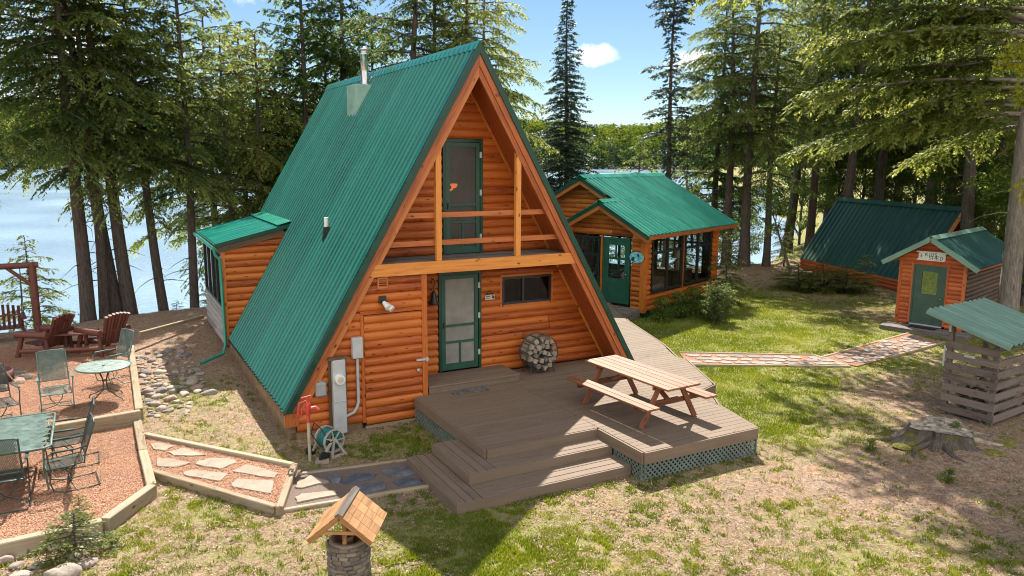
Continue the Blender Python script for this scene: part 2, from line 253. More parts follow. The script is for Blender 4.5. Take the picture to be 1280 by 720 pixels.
# ------------------------------------------------------------------ mesh builder
class MB:
    def __init__(s): s.v=[]; s.f=[]; s.g=[]; s.p=[]; s.sm=[]
    def add(s, verts, faces, gv=None, pr=None, smooth=False):
        o=len(s.v); pr = random.random() if pr is None else pr
        s.v += [tuple(v) for v in verts]
        if gv is None:
            k=random.random()*40; gv=[(v[0]+k,v[1]+k,v[2]+k) for v in verts]
        s.g += [tuple(x) for x in gv]; s.p += [pr]*len(verts)
        s.f += [tuple(i+o for i in f) for f in faces]; s.sm += [smooth]*len(faces)
        return s
    def frame(s, o, X, Y, Z, dx, dy, dz, bev=0, grain=None):
        "box centred on o with unit axes X, Y, Z and full sizes"
        o=Vector(o); h=(dx/2,dy/2,dz/2)
        ax = grain if grain is not None else max(range(3), key=lambda i:h[i])
        k=random.random()*60; order=[ax]+[i for i in range(3) if i!=ax]
        def pt(c): return o+X*c[0]+Y*c[1]+Z*c[2]
        b=min(bev, .45*2*min(h))
        if b<=0:
            cs=[(sx*h[0],sy*h[1],sz*h[2]) for sx in(-1,1) for sy in(-1,1) for sz in(-1,1)]
            fs=[(0,1,3,2),(4,6,7,5),(0,4,5,1),(2,3,7,6),(0,2,6,4),(1,5,7,3)]
        else:
            cs=[];idx={}
            for sx in(-1,1):
                for sy in(-1,1):
                    for sz in(-1,1):
                        for a in range(3):
                            c=[sx*h[0],sy*h[1],sz*h[2]]; sg=(sx,sy,sz)
                            for q in range(3):
                                if q!=a: c[q]-=sg[q]*b
                            idx[(sx,sy,sz,a)]=len(cs); cs.append(tuple(c))
            fs=[]
            for a in range(3):
                q,r=[i for i in range(3) if i!=a]
                for sg in(-1,1):
                    L=[]
                    for (u,w) in((-1,-1),(1,-1),(1,1),(-1,1)):
                        t=[0,0,0]; t[a]=sg;t[q]=u;t[r]=w; L.append(idx[(*t,a)])
                    flip = (sg<0) != (a==1)
                    fs.append(tuple(reversed(L)) if flip else tuple(L))
                for u in(-1,1):
                    for w in(-1,1):
                        L=[]
                        for sg in(-1,1):
                            t=[0,0,0]; t[a]=sg;t[q]=u;t[r]=w; L.append((tuple(t)))
                        fs.append((idx[(*L[0],q)],idx[(*L[1],q)],idx[(*L[1],r)],idx[(*L[0],r)]))
            for sx in(-1,1):
                for sy in(-1,1):
                    for sz in(-1,1): fs.append(tuple(idx[(sx,sy,sz,a)] for a in range(3)))
        gv=[(c[order[0]]+k,c[order[1]]+k*.37,c[order[2]]+k*.71) for c in cs]
        return s.add([pt(c) for c in cs],fs,gv)
    def box(s, c, d, rz=0, bev=0, grain=None):
        X=Vector((math.cos(rz),math.sin(rz),0)); Y=Vector((-X.y,X.x,0))
        return s.frame(c,X,Y,Vector((0,0,1)),*d,bev=bev,grain=grain)
    def box2(s, a, b, bev=0, grain=None):
        return s.box([(a[i]+b[i])/2 for i in range(3)],[abs(b[i]-a[i]) for i in range(3)],bev=bev,grain=grain)
    def bar(s, a, b, w, h, upv=(0,0,1), bev=0):
        a=Vector(a);b=Vector(b);X=(b-a);L=X.length;X.normalize();U=Vector(upv)
        Y=U.cross(X)
        if Y.length<1e-4: Y=Vector((1,0,0)).cross(X)
        Y.normalize(); Z=X.cross(Y)
        return s.frame((a+b)/2,X,Y,Z,L,w,h,bev=bev,grain=0)
    def tube(s, pts, rad, n=8, cap=True, smooth=True):
        pts=[Vector(p) for p in pts]; m=len(pts)
        if not hasattr(rad,'__len__'): rad=[rad]*m
        V=[];G=[];k=random.random()*50;L=0; prev=None
        for i,p in enumerate(pts):
            t=(pts[min(i+1,m-1)]-pts[max(i-1,0)]).normalized()
            if prev is None:
                a=Vector((0,0,1)) if abs(t.z)<.9 else Vector((1,0,0)); x=t.cross(a).normalized()
            else: x=(prev-t*prev.dot(t)).normalized()
            prev=x; y=t.cross(x)
            if i: L+=(p-pts[i-1]).length
            for j in range(n):
                q=2*math.pi*j/n; V.append(p+(x*math.cos(q)+y*math.sin(q))*rad[i])
                G.append((L+k,math.cos(q)*max(rad[i],.02)+k*.4,math.sin(q)*max(rad[i],.02)+k*.7))
        Fs=[(i*n+j,i*n+(j+1)%n,(i+1)*n+(j+1)%n,(i+1)*n+j) for i in range(m-1) for j in range(n)]
        pr=random.random(); s.add(V,Fs,G,pr,smooth)
        if cap:
            s.add(V[:n],[tuple(reversed(range(n)))],G[:n],pr); s.add(V[-n:],[tuple(range(n))],G[-n:],pr)
        return s
    def lathe(s, prof, n=20, c=(0,0,0), smooth=True):
        V=[];c=Vector(c)
        for r,z in prof:
            for j in range(n): V.append(c+Vector((r*math.cos(2*math.pi*j/n),r*math.sin(2*math.pi*j/n),z)))
        m=len(prof); Fs=[(i*n+j,i*n+(j+1)%n,(i+1)*n+(j+1)%n,(i+1)*n+j) for i in range(m-1) for j in range(n)]
        return s.add(V,Fs,smooth=smooth)
    def poly(s, pts, off):
        "prism: planar polygon pts moved by vector off"
        off=Vector(off); a=[Vector(p) for p in pts]; n=len(a); V=a+[p+off for p in a]
        Fs=[tuple(reversed(range(n))),tuple(range(n,2*n))]+[(i,(i+1)%n,n+(i+1)%n,n+i) for i in range(n)]
        e=max(((a[i]-a[i-1]) for i in range(n)),key=lambda q:q.length).normalized(); o2=off.normalized(); w=e.cross(o2); k=random.random()*30
        return s.add(V,Fs,[(p.dot(e)+k,p.dot(w)+k,p.dot(o2)+k) for p in V])
    def build(s, name, m, parent=None, loc=None):
        me=bpy.data.meshes.new(name); me.from_pydata(s.v,[],s.f)
        if s.v:
            a=me.attributes.new('gv','FLOAT_VECTOR','POINT'); a.data.foreach_set('vector',np.array(s.g,dtype=np.float32).ravel())
            b=me.attributes.new('pr','FLOAT','POINT'); b.data.foreach_set('value',np.array(s.p,dtype=np.float32))
            me.polygons.foreach_set('use_smooth',s.sm)
        me.materials.append(m if not isinstance(m,str) else M[m]); me.update()
        o=bpy.data.objects.new(name,me); col.objects.link(o)
        if parent: o.parent=parent
        if loc: o.location=loc
        return o
def part(name, m, parent, fn):
    b=MB(); fn(b); return b.build(name,m,parent)
def empty(name, loc, rz=0):
    o=bpy.data.objects.new(name,None); col.objects.link(o); o.location=loc; o.rotation_euler=(0,0,rz); o.empty_display_size=.2; return o
def tag(o, label=None, cat=None, group=None, kind=None):
    if label: o['label']=label
    if cat: o['category']=cat
    if group: o['group']=group
    if kind: o['kind']=kind
    return o
def thing(name, label, cat, loc=(0,0,0), rz=0, group=None): return tag(empty(name,loc,rz),label,cat,group)
KIDS={}
def copy_tree(o, parent=None):
    c=o.copy(); col.objects.link(c)
    if parent: c.parent=parent
    for ch in list(o.children): copy_tree(ch,c)
    return c
def fast_mesh(name, V, F4, m, attrs=(), smooth=False):
    "V (n,3), F4 (k,3|4) arrays"
    me=bpy.data.meshes.new(name); nv=len(V); nf,q=F4.shape
    me.vertices.add(nv); me.vertices.foreach_set('co',V.astype(np.float32).ravel())
    me.loops.add(nf*q); me.loops.foreach_set('vertex_index',F4.astype(np.int32).ravel())
    me.polygons.add(nf); me.polygons.foreach_set('loop_start',np.arange(0,nf*q,q,dtype=np.int32))
    try: me.polygons.foreach_set('loop_total',np.full(nf,q,dtype=np.int32))
    except Exception: pass
    for n,dom,ty,data in attrs:
        a=me.attributes.new(n,ty,dom); a.data.foreach_set('vector' if ty=='FLOAT_VECTOR' else 'value',np.asarray(data,dtype=np.float32).ravel())
    me.polygons.foreach_set('use_smooth',np.full(nf,smooth))
    me.materials.append(m); me.update(calc_edges=True); return me
def link(name, me, parent=None):
    o=bpy.data.objects.new(name,me); col.objects.link(o)
    if parent: o.parent=parent
    return o

# ------------------------------------------------------------------ ground
def vnoise(x, y, f, seed):
    r=np.random.default_rng(seed).random((64,64)); X=np.asarray(x)*f; Y=np.asarray(y)*f
    i=np.floor(X).astype(int); j=np.floor(Y).astype(int); u=X-i; v=Y-j; u=u*u*(3-2*u); v=v*v*(3-2*v)
    g=lambda a,b:r[a%64,b%64]
    return (g(i,j)*(1-u)+g(i+1,j)*u)*(1-v)+(g(i,j+1)*(1-u)+g(i+1,j+1)*u)*v
def fbm(x,y,f,seed,o=4):
    s=0;a=.5;t=0
    for k in range(o): s=s+a*vnoise(x,y,f*2**k,seed+k);t+=a;a*=.5
    return s/t
SHORE=np.array([(-400,15),(-60,16.2),(-8,16.3),(0,17.8),(8,20.5),(14,21),(18,18.2),(24,17.5),(29,20.5),(45,32),(80,60),(200,200),(900,1200)],float)
LAKE=-2.9
def gz(x,y):
    x=np.asarray(x,float); y=np.asarray(y,float)
    s=y-np.interp(x,SHORE[:,0],SHORE[:,1]); t=np.clip((s+4)/9,0,1); t=t*t*(3-2*t)
    z=-t*5.2-np.clip(s-5,0,40)*.1
    z=z+.32*np.exp(-((x+3.8)**2/16+(y-11.5)**2/6))*1.0 + (fbm(x,y,.35,3)-.5)*.14*np.clip(1-np.exp(-((np.abs(y)+np.abs(x))/30)),.25,1)
    z=z+.22*np.exp(-((x-6.9)**2/1.2+(y+6.2)**2/.9))      # root mound by the stump
    return z
def gzs(x,y): return float(gz(x,y))
def blob(x,y,cx,cy,rx,ry): return np.exp(-(((x-cx)/rx)**2+((y-cy)/ry)**2))
def grasscov(x,y):
    g=.46+0*x
    g=g+.75*blob(x,y,12,6,7,5.5)+.5*blob(x,y,9,2.8,4,2)+.65*blob(x,y,6.2,-1.4,2.6,2.4)+.25*blob(x,y,11,-2,3,1.6)
    g=g+.45*blob(x,y,-2.2,-1.0,1.4,.8)+.45*blob(x,y,-2.6,-4.6,1.4,1.6)+.22*blob(x,y,.5,-6.5,3,2)+.3*blob(x,y,4.6,-3.0,1.1,1.6)
    g=g+.30*blob(x,y,-5.1,3.6,.8,2.2)+.15*blob(x,y,-5.6,-3.8,1.4,2)
    g=g-.38*blob(x,y,9.3,-3.2,2.0,1.6)-.25*blob(x,y,6.8,-6.5,1.8,1.6)-.6*blob(x,y,-4,10,4,4)-.5*blob(x,y,-8,9,4,4)-.28*blob(x,y,8,-9,3,2.5)-.2*blob(x,y,3.2,-6.2,2,1.2)
    s=y-np.interp(x,SHORE[:,0],SHORE[:,1]); g=g-1.2*np.clip((s+7)/4,0,1)*(x>4)-.9*np.clip((s+6)/4,0,1)*(x<=4)
    g=g-.35*blob(x,y,19,8,4,3)-.4*blob(x,y,16,3.5,2,1.6)
    n=fbm(x,y,.9,21,4)-.5
    return np.where((x>25)&(y>11.5),.95,g)+n*.6
def axis(lo,hi,step,far):
    a=list(np.arange(lo,hi+1e-6,step)); d=step
    while a[-1]<far: d*=1.35; a.append(a[-1]+d)
    d=step
    while a[0]>-far: d*=1.35; a.insert(0,a[0]-d)
    return np.array(a)
gxs=axis(-13,27,.13,1500); gys=axis(-13,21,.13,1500)
GX,GY=np.meshgrid(gxs,gys); GZ=gz(GX,GY)+(fbm(GX,GY,2.2,55,3)-.5)*.05
nx,ny=len(gxs),len(gys); I=np.arange(nx*ny).reshape(ny,nx)
GF=np.stack([I[:-1,:-1],I[:-1,1:],I[1:,1:],I[1:,:-1]],-1).reshape(-1,4)
def groundmat():
    m,nt,b=mat('ground'); tc=N(nt,'ShaderNodeTexCoord'); g=attr(nt,'grass')
    def noise(s,d=6.,r=.65):
        n=N(nt,'ShaderNodeTexNoise',ins={'Scale':s,'Detail':d,'Roughness':r}); nt.links.new(tc.outputs['Object'],n.inputs['Vector']); return n.outputs[0]
    fine=noise(40.,5.,.7); mid=noise(2.3); tuft=noise(7.,4.,.6); clump=noise(11.,4.,.7)
    sf=N(nt,'ShaderNodeMix',data_type='FLOAT'); sf.inputs['Factor'].default_value=.5; nt.links.new(fine,sf.inputs['A']); nt.links.new(clump,sf.inputs['B'])
    soil=ramp(nt,[(.34,(.085,.055,.036)),(.44,(.23,.16,.108)),(.54,(.36,.262,.185)),(.68,(.53,.42,.315))],sf.outputs[0])
    red=ramp(nt,[(.45,(1,1,1)),(.7,(1.12,.90,.80))],mid)
    mx=N(nt,'ShaderNodeMix',data_type='RGBA',blend_type='MULTIPLY'); mx.inputs['Factor'].default_value=1; nt.links.new(soil,mx.inputs['A']); nt.links.new(red,mx.inputs['B'])
    gr=ramp(nt,[(.3,(.06,.09,.014)),(.5,(.165,.20,.030)),(.72,(.31,.32,.06))],fine)
    a0=N(nt,'ShaderNodeMath',operation='MULTIPLY_ADD',ins={1:.75}); nt.links.new(fine,a0.inputs[0]); nt.links.new(g.outputs['Fac'],a0.inputs[2])
    a=N(nt,'ShaderNodeMath',operation='MULTIPLY_ADD',ins={1:1.35}); nt.links.new(tuft,a.inputs[0]); nt.links.new(a0.outputs[0],a.inputs[2])
    hf=N(nt,'ShaderNodeMath',operation='MULTIPLY',ins={1:.5}); nt.links.new(a.outputs[0],hf.inputs[0])
    f=ramp(nt,[(.72,(0,0,0)),(.92,(.7,.7,.7))],hf.outputs[0])
    m2=N(nt,'ShaderNodeMix',data_type='RGBA'); nt.links.new(f,m2.inputs['Factor']); nt.links.new(mx.outputs['Result'],m2.inputs['A']); nt.links.new(gr,m2.inputs['B'])
    nt.links.new(m2.outputs['Result'],b.inputs['Base Color']); b.inputs['Roughness'].default_value=.95; b.inputs['Specular IOR Level'].default_value=.15
    bp=N(nt,'ShaderNodeBump',ins={'Strength':.8,'Distance':.035}); nt.links.new(fine,bp.inputs['Height']); nt.links.new(bp.outputs[0],b.inputs['Normal'])
    return m
M['ground']=groundmat()
GV=np.stack([GX,GY,GZ],-1).reshape(-1,3)
tag(link('ground',fast_mesh('ground',GV,GF,M['ground'],[('grass','POINT','FLOAT',grasscov(GX,GY).ravel())],True)),kind='structure')
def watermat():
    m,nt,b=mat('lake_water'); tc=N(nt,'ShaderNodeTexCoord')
    b.inputs['Base Color'].default_value=(.27,.39,.49,1); b.inputs['Roughness'].default_value=.10; b.inputs['Specular IOR Level'].default_value=.6  # sky reflection painted in: base colour paler than the water itself
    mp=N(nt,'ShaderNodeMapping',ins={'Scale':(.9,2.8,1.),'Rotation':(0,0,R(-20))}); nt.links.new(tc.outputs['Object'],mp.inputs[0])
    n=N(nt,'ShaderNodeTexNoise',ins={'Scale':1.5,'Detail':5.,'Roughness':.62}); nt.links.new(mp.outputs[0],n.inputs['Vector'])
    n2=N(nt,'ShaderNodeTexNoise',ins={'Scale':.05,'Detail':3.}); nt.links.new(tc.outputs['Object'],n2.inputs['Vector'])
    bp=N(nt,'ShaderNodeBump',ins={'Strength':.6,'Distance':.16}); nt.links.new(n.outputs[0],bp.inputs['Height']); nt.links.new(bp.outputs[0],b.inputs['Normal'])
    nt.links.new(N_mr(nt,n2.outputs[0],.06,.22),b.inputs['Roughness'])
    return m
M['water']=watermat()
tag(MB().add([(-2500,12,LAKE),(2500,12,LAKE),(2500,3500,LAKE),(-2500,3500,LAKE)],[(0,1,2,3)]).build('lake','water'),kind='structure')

# ------------------------------------------------------------------ building helpers
def place2(ox, oy, ex, ey):
    "local wall frame: x along (ex,ey), d outward to the right-hand side of that direction"
    l=math.hypot(ex,ey); ex/=l; ey/=l
    return lambda x,z,d: (ox+ex*x+ey*d, oy+ey*x-ex*d, z)
def log_wall(mb, pl, lo, hi, z0, z1, openings=(), course=.168, bulge=.058):
    lof=lo if callable(lo) else (lambda z:lo); hif=hi if callable(hi) else (lambda z:hi)
    n=max(1,round((z1-z0)/course)); ch=(z1-z0)/n
    for c in range(n):
        a=z0+c*ch; b=a+ch; zs=sorted({a,b}|{z for o in openings for z in(o[2],o[3]) if a+.01<z<b-.01})
        k=random.random()*50; bl=bulge*random.uniform(.85,1.1)
        for s0,s1 in zip(zs,zs[1:]):
            zm=(s0+s1)/2; iv=[(lof(zm),hif(zm),True,True)]
            for o in openings:
                if o[2]<=zm<=o[3]:
                    nv=[]
                    for p,q,fl,fh in iv:
                        if o[1]<=p or o[0]>=q: nv.append((p,q,fl,fh)); continue
                        if o[0]>p: nv.append((p,o[0],fl,False))
                        if o[1]<q: nv.append((o[1],q,False,fh))
                    iv=nv
            m=max(2,round(7*(s1-s0)/ch)); done=set()
            for p,q,fl,fh in iv:
                if q-p<.01: continue
                if q-p>2.6 and (p,q) not in done and len(zs)==2:
                    x_=p+(q-p)*random.uniform(.3,.7); iv.append((p,x_-.003,fl,False)); iv.append((x_+.003,q,False,fh)); done.add((p,x_-.003)); done.add((x_+.003,q)); continue
                nxs=max(1,int((q-p)/.45)); V=[];G=[]
                jit=[random.uniform(-.005,.005) for _ in range(nxs+1)]
                for i in range(m+1):
                    z=s0+(s1-s0)*i/m; t=2*(z-a)/ch-1; d=bl*math.sqrt(max(0,1-.97*t*t))
                    P0=lof(z) if fl else p; Q0=hif(z) if fh else q
                    for j in range(nxs+1):
                        x=P0+(Q0-P0)*j/nxs; V.append(pl(x,z,d+jit[j]*(1-t*t))); G.append((x+k,(z-a)*1.3+k*.31,d+k*.7))
                w=nxs+1
                mb.add(V,[(i*w+j,i*w+j+1,(i+1)*w+j+1,(i+1)*w+j) for i in range(m) for j in range(nxs)],G,random.random(),True)
def frame_rect(mb, pl, x0, x1, z0, z1, w, d0, d1, bottom=True):
    "four-sided frame lying in a wall, outside size x0..x1, z0..z1"
    def bx(a,b,c,e):
        P=[pl(a,c,d0),pl(b,c,d0),pl(b,e,d0),pl(a,e,d0)]; Q=Vector(pl(a,c,d1))-Vector(pl(a,c,d0)); mb.poly(P,Q)
    bx(x0,x0+w,z0,z1); bx(x1-w,x1,z0,z1); bx(x0+w,x1-w,z1-w,z1)
    if bottom: bx(x0+w,x1-w,z0,z0+w)
def rect_in(mb, pl, x0,x1,z0,z1,d0,d1):
    P=[pl(x0,z0,d0),pl(x1,z0,d0),pl(x1,z1,d0),pl(x0,z1,d0)]; mb.poly(P,Vector(pl(x0,z0,d1))-Vector(pl(x0,z0,d0)))
def sheet_in(mb, pl, x0,x1,z0,z1,d): mb.add([pl(x0,z0,d),pl(x1,z0,d),pl(x1,z1,d),pl(x0,z1,d)],[(0,1,2,3)])
def rib_sheet(mb, A, run, down, lift, pitch=.235, rib=.042, wide=.095, minor=True, thick=.006, steps=1):
    "ribbed metal: A = top start corner, run = vector along the ridge, down = vector down the slope, lift = outward unit normal"
    A=Vector(A);run=Vector(run);down=Vector(down);lift=Vector(lift); L=run.length; e=run/L
    ys=[]; n=int(round(L/pitch)); p=L/n
    for i in range(n):
        y=i*p
        ys+=[(y,0),(y+p*.5-wide*.5-.012,.0)]
        ys+=[(y+p*.5-wide*.42,rib*.6),(y+p*.5-wide*.2,rib),(y+p*.5+wide*.2,rib),(y+p*.5+wide*.42,rib*.6),(y+p*.5+wide*.5+.012,0)]
    ys.append((L,0)); V=[]; GG=[]; kk=random.randrange(40)*.94; w=len(ys)
    for r in range(steps+1):
        for y,h in ys: V.append(A+e*y+down*(r/steps)+lift*h); GG.append((down.length*r/steps+kk,y+kk,h))
    mb.add(V,[(r*w+i,r*w+i+1,(r+1)*w+i+1,(r+1)*w+i) for r in range(steps) for i in range(w-1)],GG,smooth=True)
    # underside closes the sheet
    B=[A-lift*thick,A+run-lift*thick,A+run+down-lift*thick,A+down-lift*thick]; mb.add(B,[(0,1,2,3)])
def door_panelled(parent, pl, x0, x1, z0, z1, d, frame_m, leaf_m, pane_m, mullion=True):
    fr=part('door_frame',frame_m,parent,lambda b:frame_rect(b,pl,x0-.07,x1+.07,z0,z1+.07,.07,d-.03,d+.05,False))

# ------------------------------------------------------------------ A-frame cabin
ZA,K,LEN,EAVE = 7.315,1.7207,10.74,.566
house=thing('a_frame_cabin','tall A-frame log cabin with steep green metal roof, small balcony and screen doors','cabin',(0,0,0))
DEP=.94
def xin(z,off=.347): return (ZA-off-z)/K
nl=Vector((-K,0,1)).normalized(); nr=Vector((K,0,1)).normalized()
W0=(ZA-EAVE)/K
# roof slabs (soffit wood) and metal
for sx,nm in((-1,'left'),(1,'right')):
    ze=EAVE if sx<0 else EAVE-.02
    b=MB(); q=[(sx*.0,0,ZA-.05),(sx*(ZA-.05-ze)/K,0,ze),(sx*(ZA-.347-ze)/K,0,ze),(0,0,ZA-.347)]
    b.poly([(p[0],0.02,p[2]) for p in q],(0,LEN-.04,0)); b.build('roof_deck',M['soffit'],house)
    n=nl if sx<0 else nr; b=MB()
    top=Vector((0,-.03,ZA)); dn=Vector((sx*W0,0,-(ZA-EAVE)))
    rib_sheet(b,top,(0,LEN+.03,0),dn,n,steps=6); b.build('metal_roofing',M['roof'],house)
    # green rake trim and wooden rake board on the front
    b=MB(); o=.012
    def rk(o0,o1,y0,y1,z_end,b=b,sx=sx):
        P=[(sx*max(0,0),y0,ZA-o0),(sx*(ZA-o0-z_end)/K,y0,z_end),(sx*(ZA-o1-z_end)/K,y0,z_end),(0,y0,ZA-o1)]
        b.poly(P,(0,y1-y0,0))
    rk(-.055,.17,-.078,-.02,EAVE); rk(-.055,.0,-.02,.06,EAVE); b.build('rake_trim',M['trim'],house)
    b=MB(); rk(.173,.40,-.05,.0,EAVE-.0,b); rk(.40,.62,-.035,.03,EAVE+.0,b) if False else None
    rk(.403,.60,-.02,.05,EAVE,b); b.build('rake_board',M['rake'],house)
b=MB(); b.poly([(-.10,-.06,ZA-.10),(0,-.06,ZA+.075),(.10,-.06,ZA-.10),(.085,-.06,ZA-.10),(0,-.06,ZA+.05),(-.085,-.06,ZA-.10)],(0,LEN+.1,0)); b.build('ridge_cap',M['roof2'],house)
# recessed front wall, upper and lower
pf=place2(0,DEP,1,0)
ldoor=(-.49,.46,.66,2.78); udoor=(-.37,.50,3.17,5.53); win=(1.0,2.25,1.99,2.60)
b=MB(); log_wall(b,pf,lambda z:-xin(z),lambda z:xin(z),.50,2.95,[(ldoor[0]-.03,ldoor[1]+.03,.5,ldoor[3]+.03),win]); b.build('lower_wall',M['log'],house)
b=MB(); log_wall(b,pf,lambda z:-max(.01,xin(z)),lambda z:max(.01,xin(z)),3.18,6.96,[(udoor[0]-.03,udoor[1]+.03,3.1,udoor[3]+.03)]); b.build('upper_wall',M['log'],house)
# trim strip where the wall meets the soffit
for sx in(-1,1):
    b=MB(); 
    for za,zb in((.5,2.93),(3.18,6.90)): b.bar((sx*(xin(za)-.02),DEP-.045,za),(sx*(xin(zb)-.02),DEP-.045,zb),.03,.06)
    b.build('corner_trim',M['beam'],house)
# storage wall flush under the balcony
ps=place2(0,.08,1,0); sdoor=(-2.40,-1.235,.06,2.22)
b=MB(); log_wall(b,ps,lambda z:-xin(max(z,.57)),-1.12,.13,2.95,[(sdoor[0]-.05,sdoor[1]+.04,0,sdoor[3]+.05),(-2.45,-1.1,0,.3)]); b.build('storage_wall',M['log'],house)
for q0,q1 in(((-1.2,.103,.1),(-1.12,DEP-.05,2.94)),((-1.23,.02,.05),(-1.12,.10,2.94)),((-2.47,.015,.13),(-2.41,.09,2.24)),((-2.47,.015,2.243),(-1.233,.09,2.31))): part('wall_trim',M['log'],house,lambda b:b.box2(q0,q1))
b=MB(); log_wall(b,place2(0,.075,1,0),sdoor[0],sdoor[1],sdoor[2],sdoor[3]); sdr=b.build('storage_door',M['log'],house)
part('latch',M['grey'],sdr,lambda b:(b.box2((-1.36,.0,1.22),(-1.10,.03,1.26)),b.box2((-1.16,-.02,1.2),(-1.13,.02,1.28)),b.box2((-1.36,.0,.36),(-1.22,.03,.40)),b.lathe([(.0,0),(.03,0),(.03,.05),(0,.05)],10,(-1.33,-.01,1.02))))
b=MB(); b.box2((-2.42,.02,.0),(-1.24,.05,.055)); b.build('door_sill',M['timber'],house)
# foundation and low side walls
b=MB()
for sx in(-1,1):
    b.box2((sx*3.86,.1,-.35),(sx*3.72,LEN-.1,.34))
b.box2((-3.84,.10,-.3),(-2.46,.25,.13)); b.box2((-1.22,.12,-.3),(3.8,.3,.3)); b.build('foundation',M['skirt'],house)
for sx in(-1,1): part('sill_board',M['skirt'],house,lambda b:b.bar((sx*3.885,.09,.40),(sx*3.885,LEN-.1,.40),.09,.26))
part('sill_board',M['rake'],house,lambda b:b.box2((-3.93,.02,.27),(-3.683,.085,.53)))
b=MB(); b.bar((-3.945,.0,.545),(-3.945,LEN,.545),.02,.05); b.build('drip_edge',M['dkwin'],house)
# back gable
b=MB(); log_wall(b,place2(0,LEN-.3,-1,0),lambda z:-xin(z),lambda z:xin(z),.3,6.9); b.build('back_wall',M['log'],house)
b=MB(); b.box2((-3.7,1.0,.42),(3.7,LEN-.4,.48)); b.box2((-2.2,1.0,2.98),(2.2,LEN-.4,3.12)); b.build('interior_floor',M['intdark'],house)
# dark rooms behind door and window panes
b=MB()
for a0,a1,c0,c1 in((-1.1,2.7,.5,2.9),(-.9,1.0,3.2,5.6)):
    b.add([(a0,3.2,c0),(a1,3.2,c0),(a1,3.2,c1),(a0,3.2,c1)],[(0,1,2,3)])
    for x in(a0,a1): b.add([(x,1.02,c0),(x,3.2,c0),(x,3.2,c1),(x,1.02,c1)],[(0,1,2,3)])
    b.add([(a0,1.02,c1),(a1,1.02,c1),(a1,3.2,c1),(a0,3.2,c1)],[(0,1,2,3)])
b.build('interior_wall',M['interior'],house)
# balcony
b=MB(); b.bar((-2.32,-.0,3.065),(2.38,-.0,3.065),.05,.235); b.build('balcony_beam',M['beam'],house)
b=MB(); y=.035
while y<DEP-.06:
    w=(ZA-.36-3.2)/K; b.box2((-w,y,3.135),(w,y+.132,3.172),bev=.004); y+=.14
b.build('balcony_floor',M['deckgrey'],house)
b=MB(); b.box2((-2.35,.035,2.955),(2.35,DEP-.02,3.12)); b.build('balcony_underside',M['soffit'],house)
for x,zt in((-.86,5.86),(.90,5.80)):
    part('balcony_post',M['beam'],house,lambda b:b.box2((x-.055,-.005,3.186),(x+.055,.085,min(zt,ZA-.5-K*abs(x)+.08))))
for z in(4.07,3.53):
    w=(ZA-.45-z)/K; part('balcony_rail',M['beam' if z<3 else 'rake'],house,lambda b:b.bar((-w,.11,z),(w,.11,z),.04,.10))
# screen doors
def screen_door(pl,x0,x1,z0,z1,split,side,dark):
    fr=part('door_frame',M['trim'],house,lambda b:frame_rect(b,pl,x0-.02,x1+.02,z0,z1+.02,.06,-.05,.075,False))
    lf=part('screen_door',M['door'],house,lambda b:(frame_rect(b,pl,x0+.05,x1-.05,z0+.02,z1-.05,.085,.02,.06),
        rect_in(b,pl,x0+.13,x1-.13,split,split+.05,.022,.058),rect_in(b,pl,x0+.13,x1-.13,split-.36,split-.31,.022,.058),
        rect_in(b,pl,(x0+x1)/2-.02,(x0+x1)/2+.02,z0+.09,split-.36,.024,.056),rect_in(b,pl,x0+.13,x1-.13,z0+.1,z0+.16,.0235,.0565)))
    part('screen',M['screendk' if dark else 'screen'],lf,lambda b:sheet_in(b,pl,x0+.12,x1-.12,z0+.06,z1-.12,.035))
    part('hinge',M['grey'],lf,lambda b:[rect_in(b,pl,x1-.055,x1-.01,z-.06,z+.06,.055,.08) for z in(z0+.35,(z0+z1)/2+.1,z1-.3)])
    part('handle',M['black'],lf,lambda b:rect_in(b,pl,x0+.075,x0+.10,z0+.95,z0+1.07,.06,.085))
screen_door(pf,*ldoor,1.62,1,False); screen_door(pf,*udoor,4.18,1,True)
lampx=.36
part('room_lamp',M['lampglow'],house,lambda b:(b.lathe([(.02,0),(.06,.02),(.085,.09),(.06,.10),(.02,.10)],12,(lampx,2.0,4.50)),b.tube([(lampx-.14,2.0,4.42),(lampx-.03,2.0,4.49)],[.01,.025],6)))
# window
wn_=part('window',M['dkwin'],house,lambda b:(frame_rect(b,pf,win[0],win[1],win[2],win[3],.05,-.03,.06),rect_in(b,pf,1.5,1.55,win[2]+.05,win[3]-.05,-.01,.055)))
part('pane',M['glassdk'],wn_,lambda b:sheet_in(b,pf,win[0]+.04,win[1]-.04,win[2]+.04,win[3]-.04,.02))
part('window_trim',M['log'],house,lambda b:frame_rect(b,pf,win[0]-.05,win[1]+.05,win[2]-.05,win[3]+.05,.047,.0,.05))
part('louver',M['rake'],house,lambda b:(frame_rect(b,ps,-2.12,-1.91,2.72,2.93,.03,.0,.07),[rect_in(b,ps,-2.09,-1.94,2.75+.04*i,2.77+.04*i,.0,.06) for i in range(4)]))
fl=part('floodlight',M['dkwin'],house,lambda b:(b.box2((-2.10,-.01,2.45),(-1.96,.05,2.58)),b.tube([(-2.05,-.0,2.5),(-2.02,-.1,2.44)],.02,6)))
part('lamp_head',M['white'],fl,lambda b:(b.tube([(-2.03,-.06,2.47),(-1.98,-.19,2.38)],[.035,.065],12),b.tube([(-1.98,-.06,2.44),(-1.90,-.17,2.34)],[.035,.065],12)))
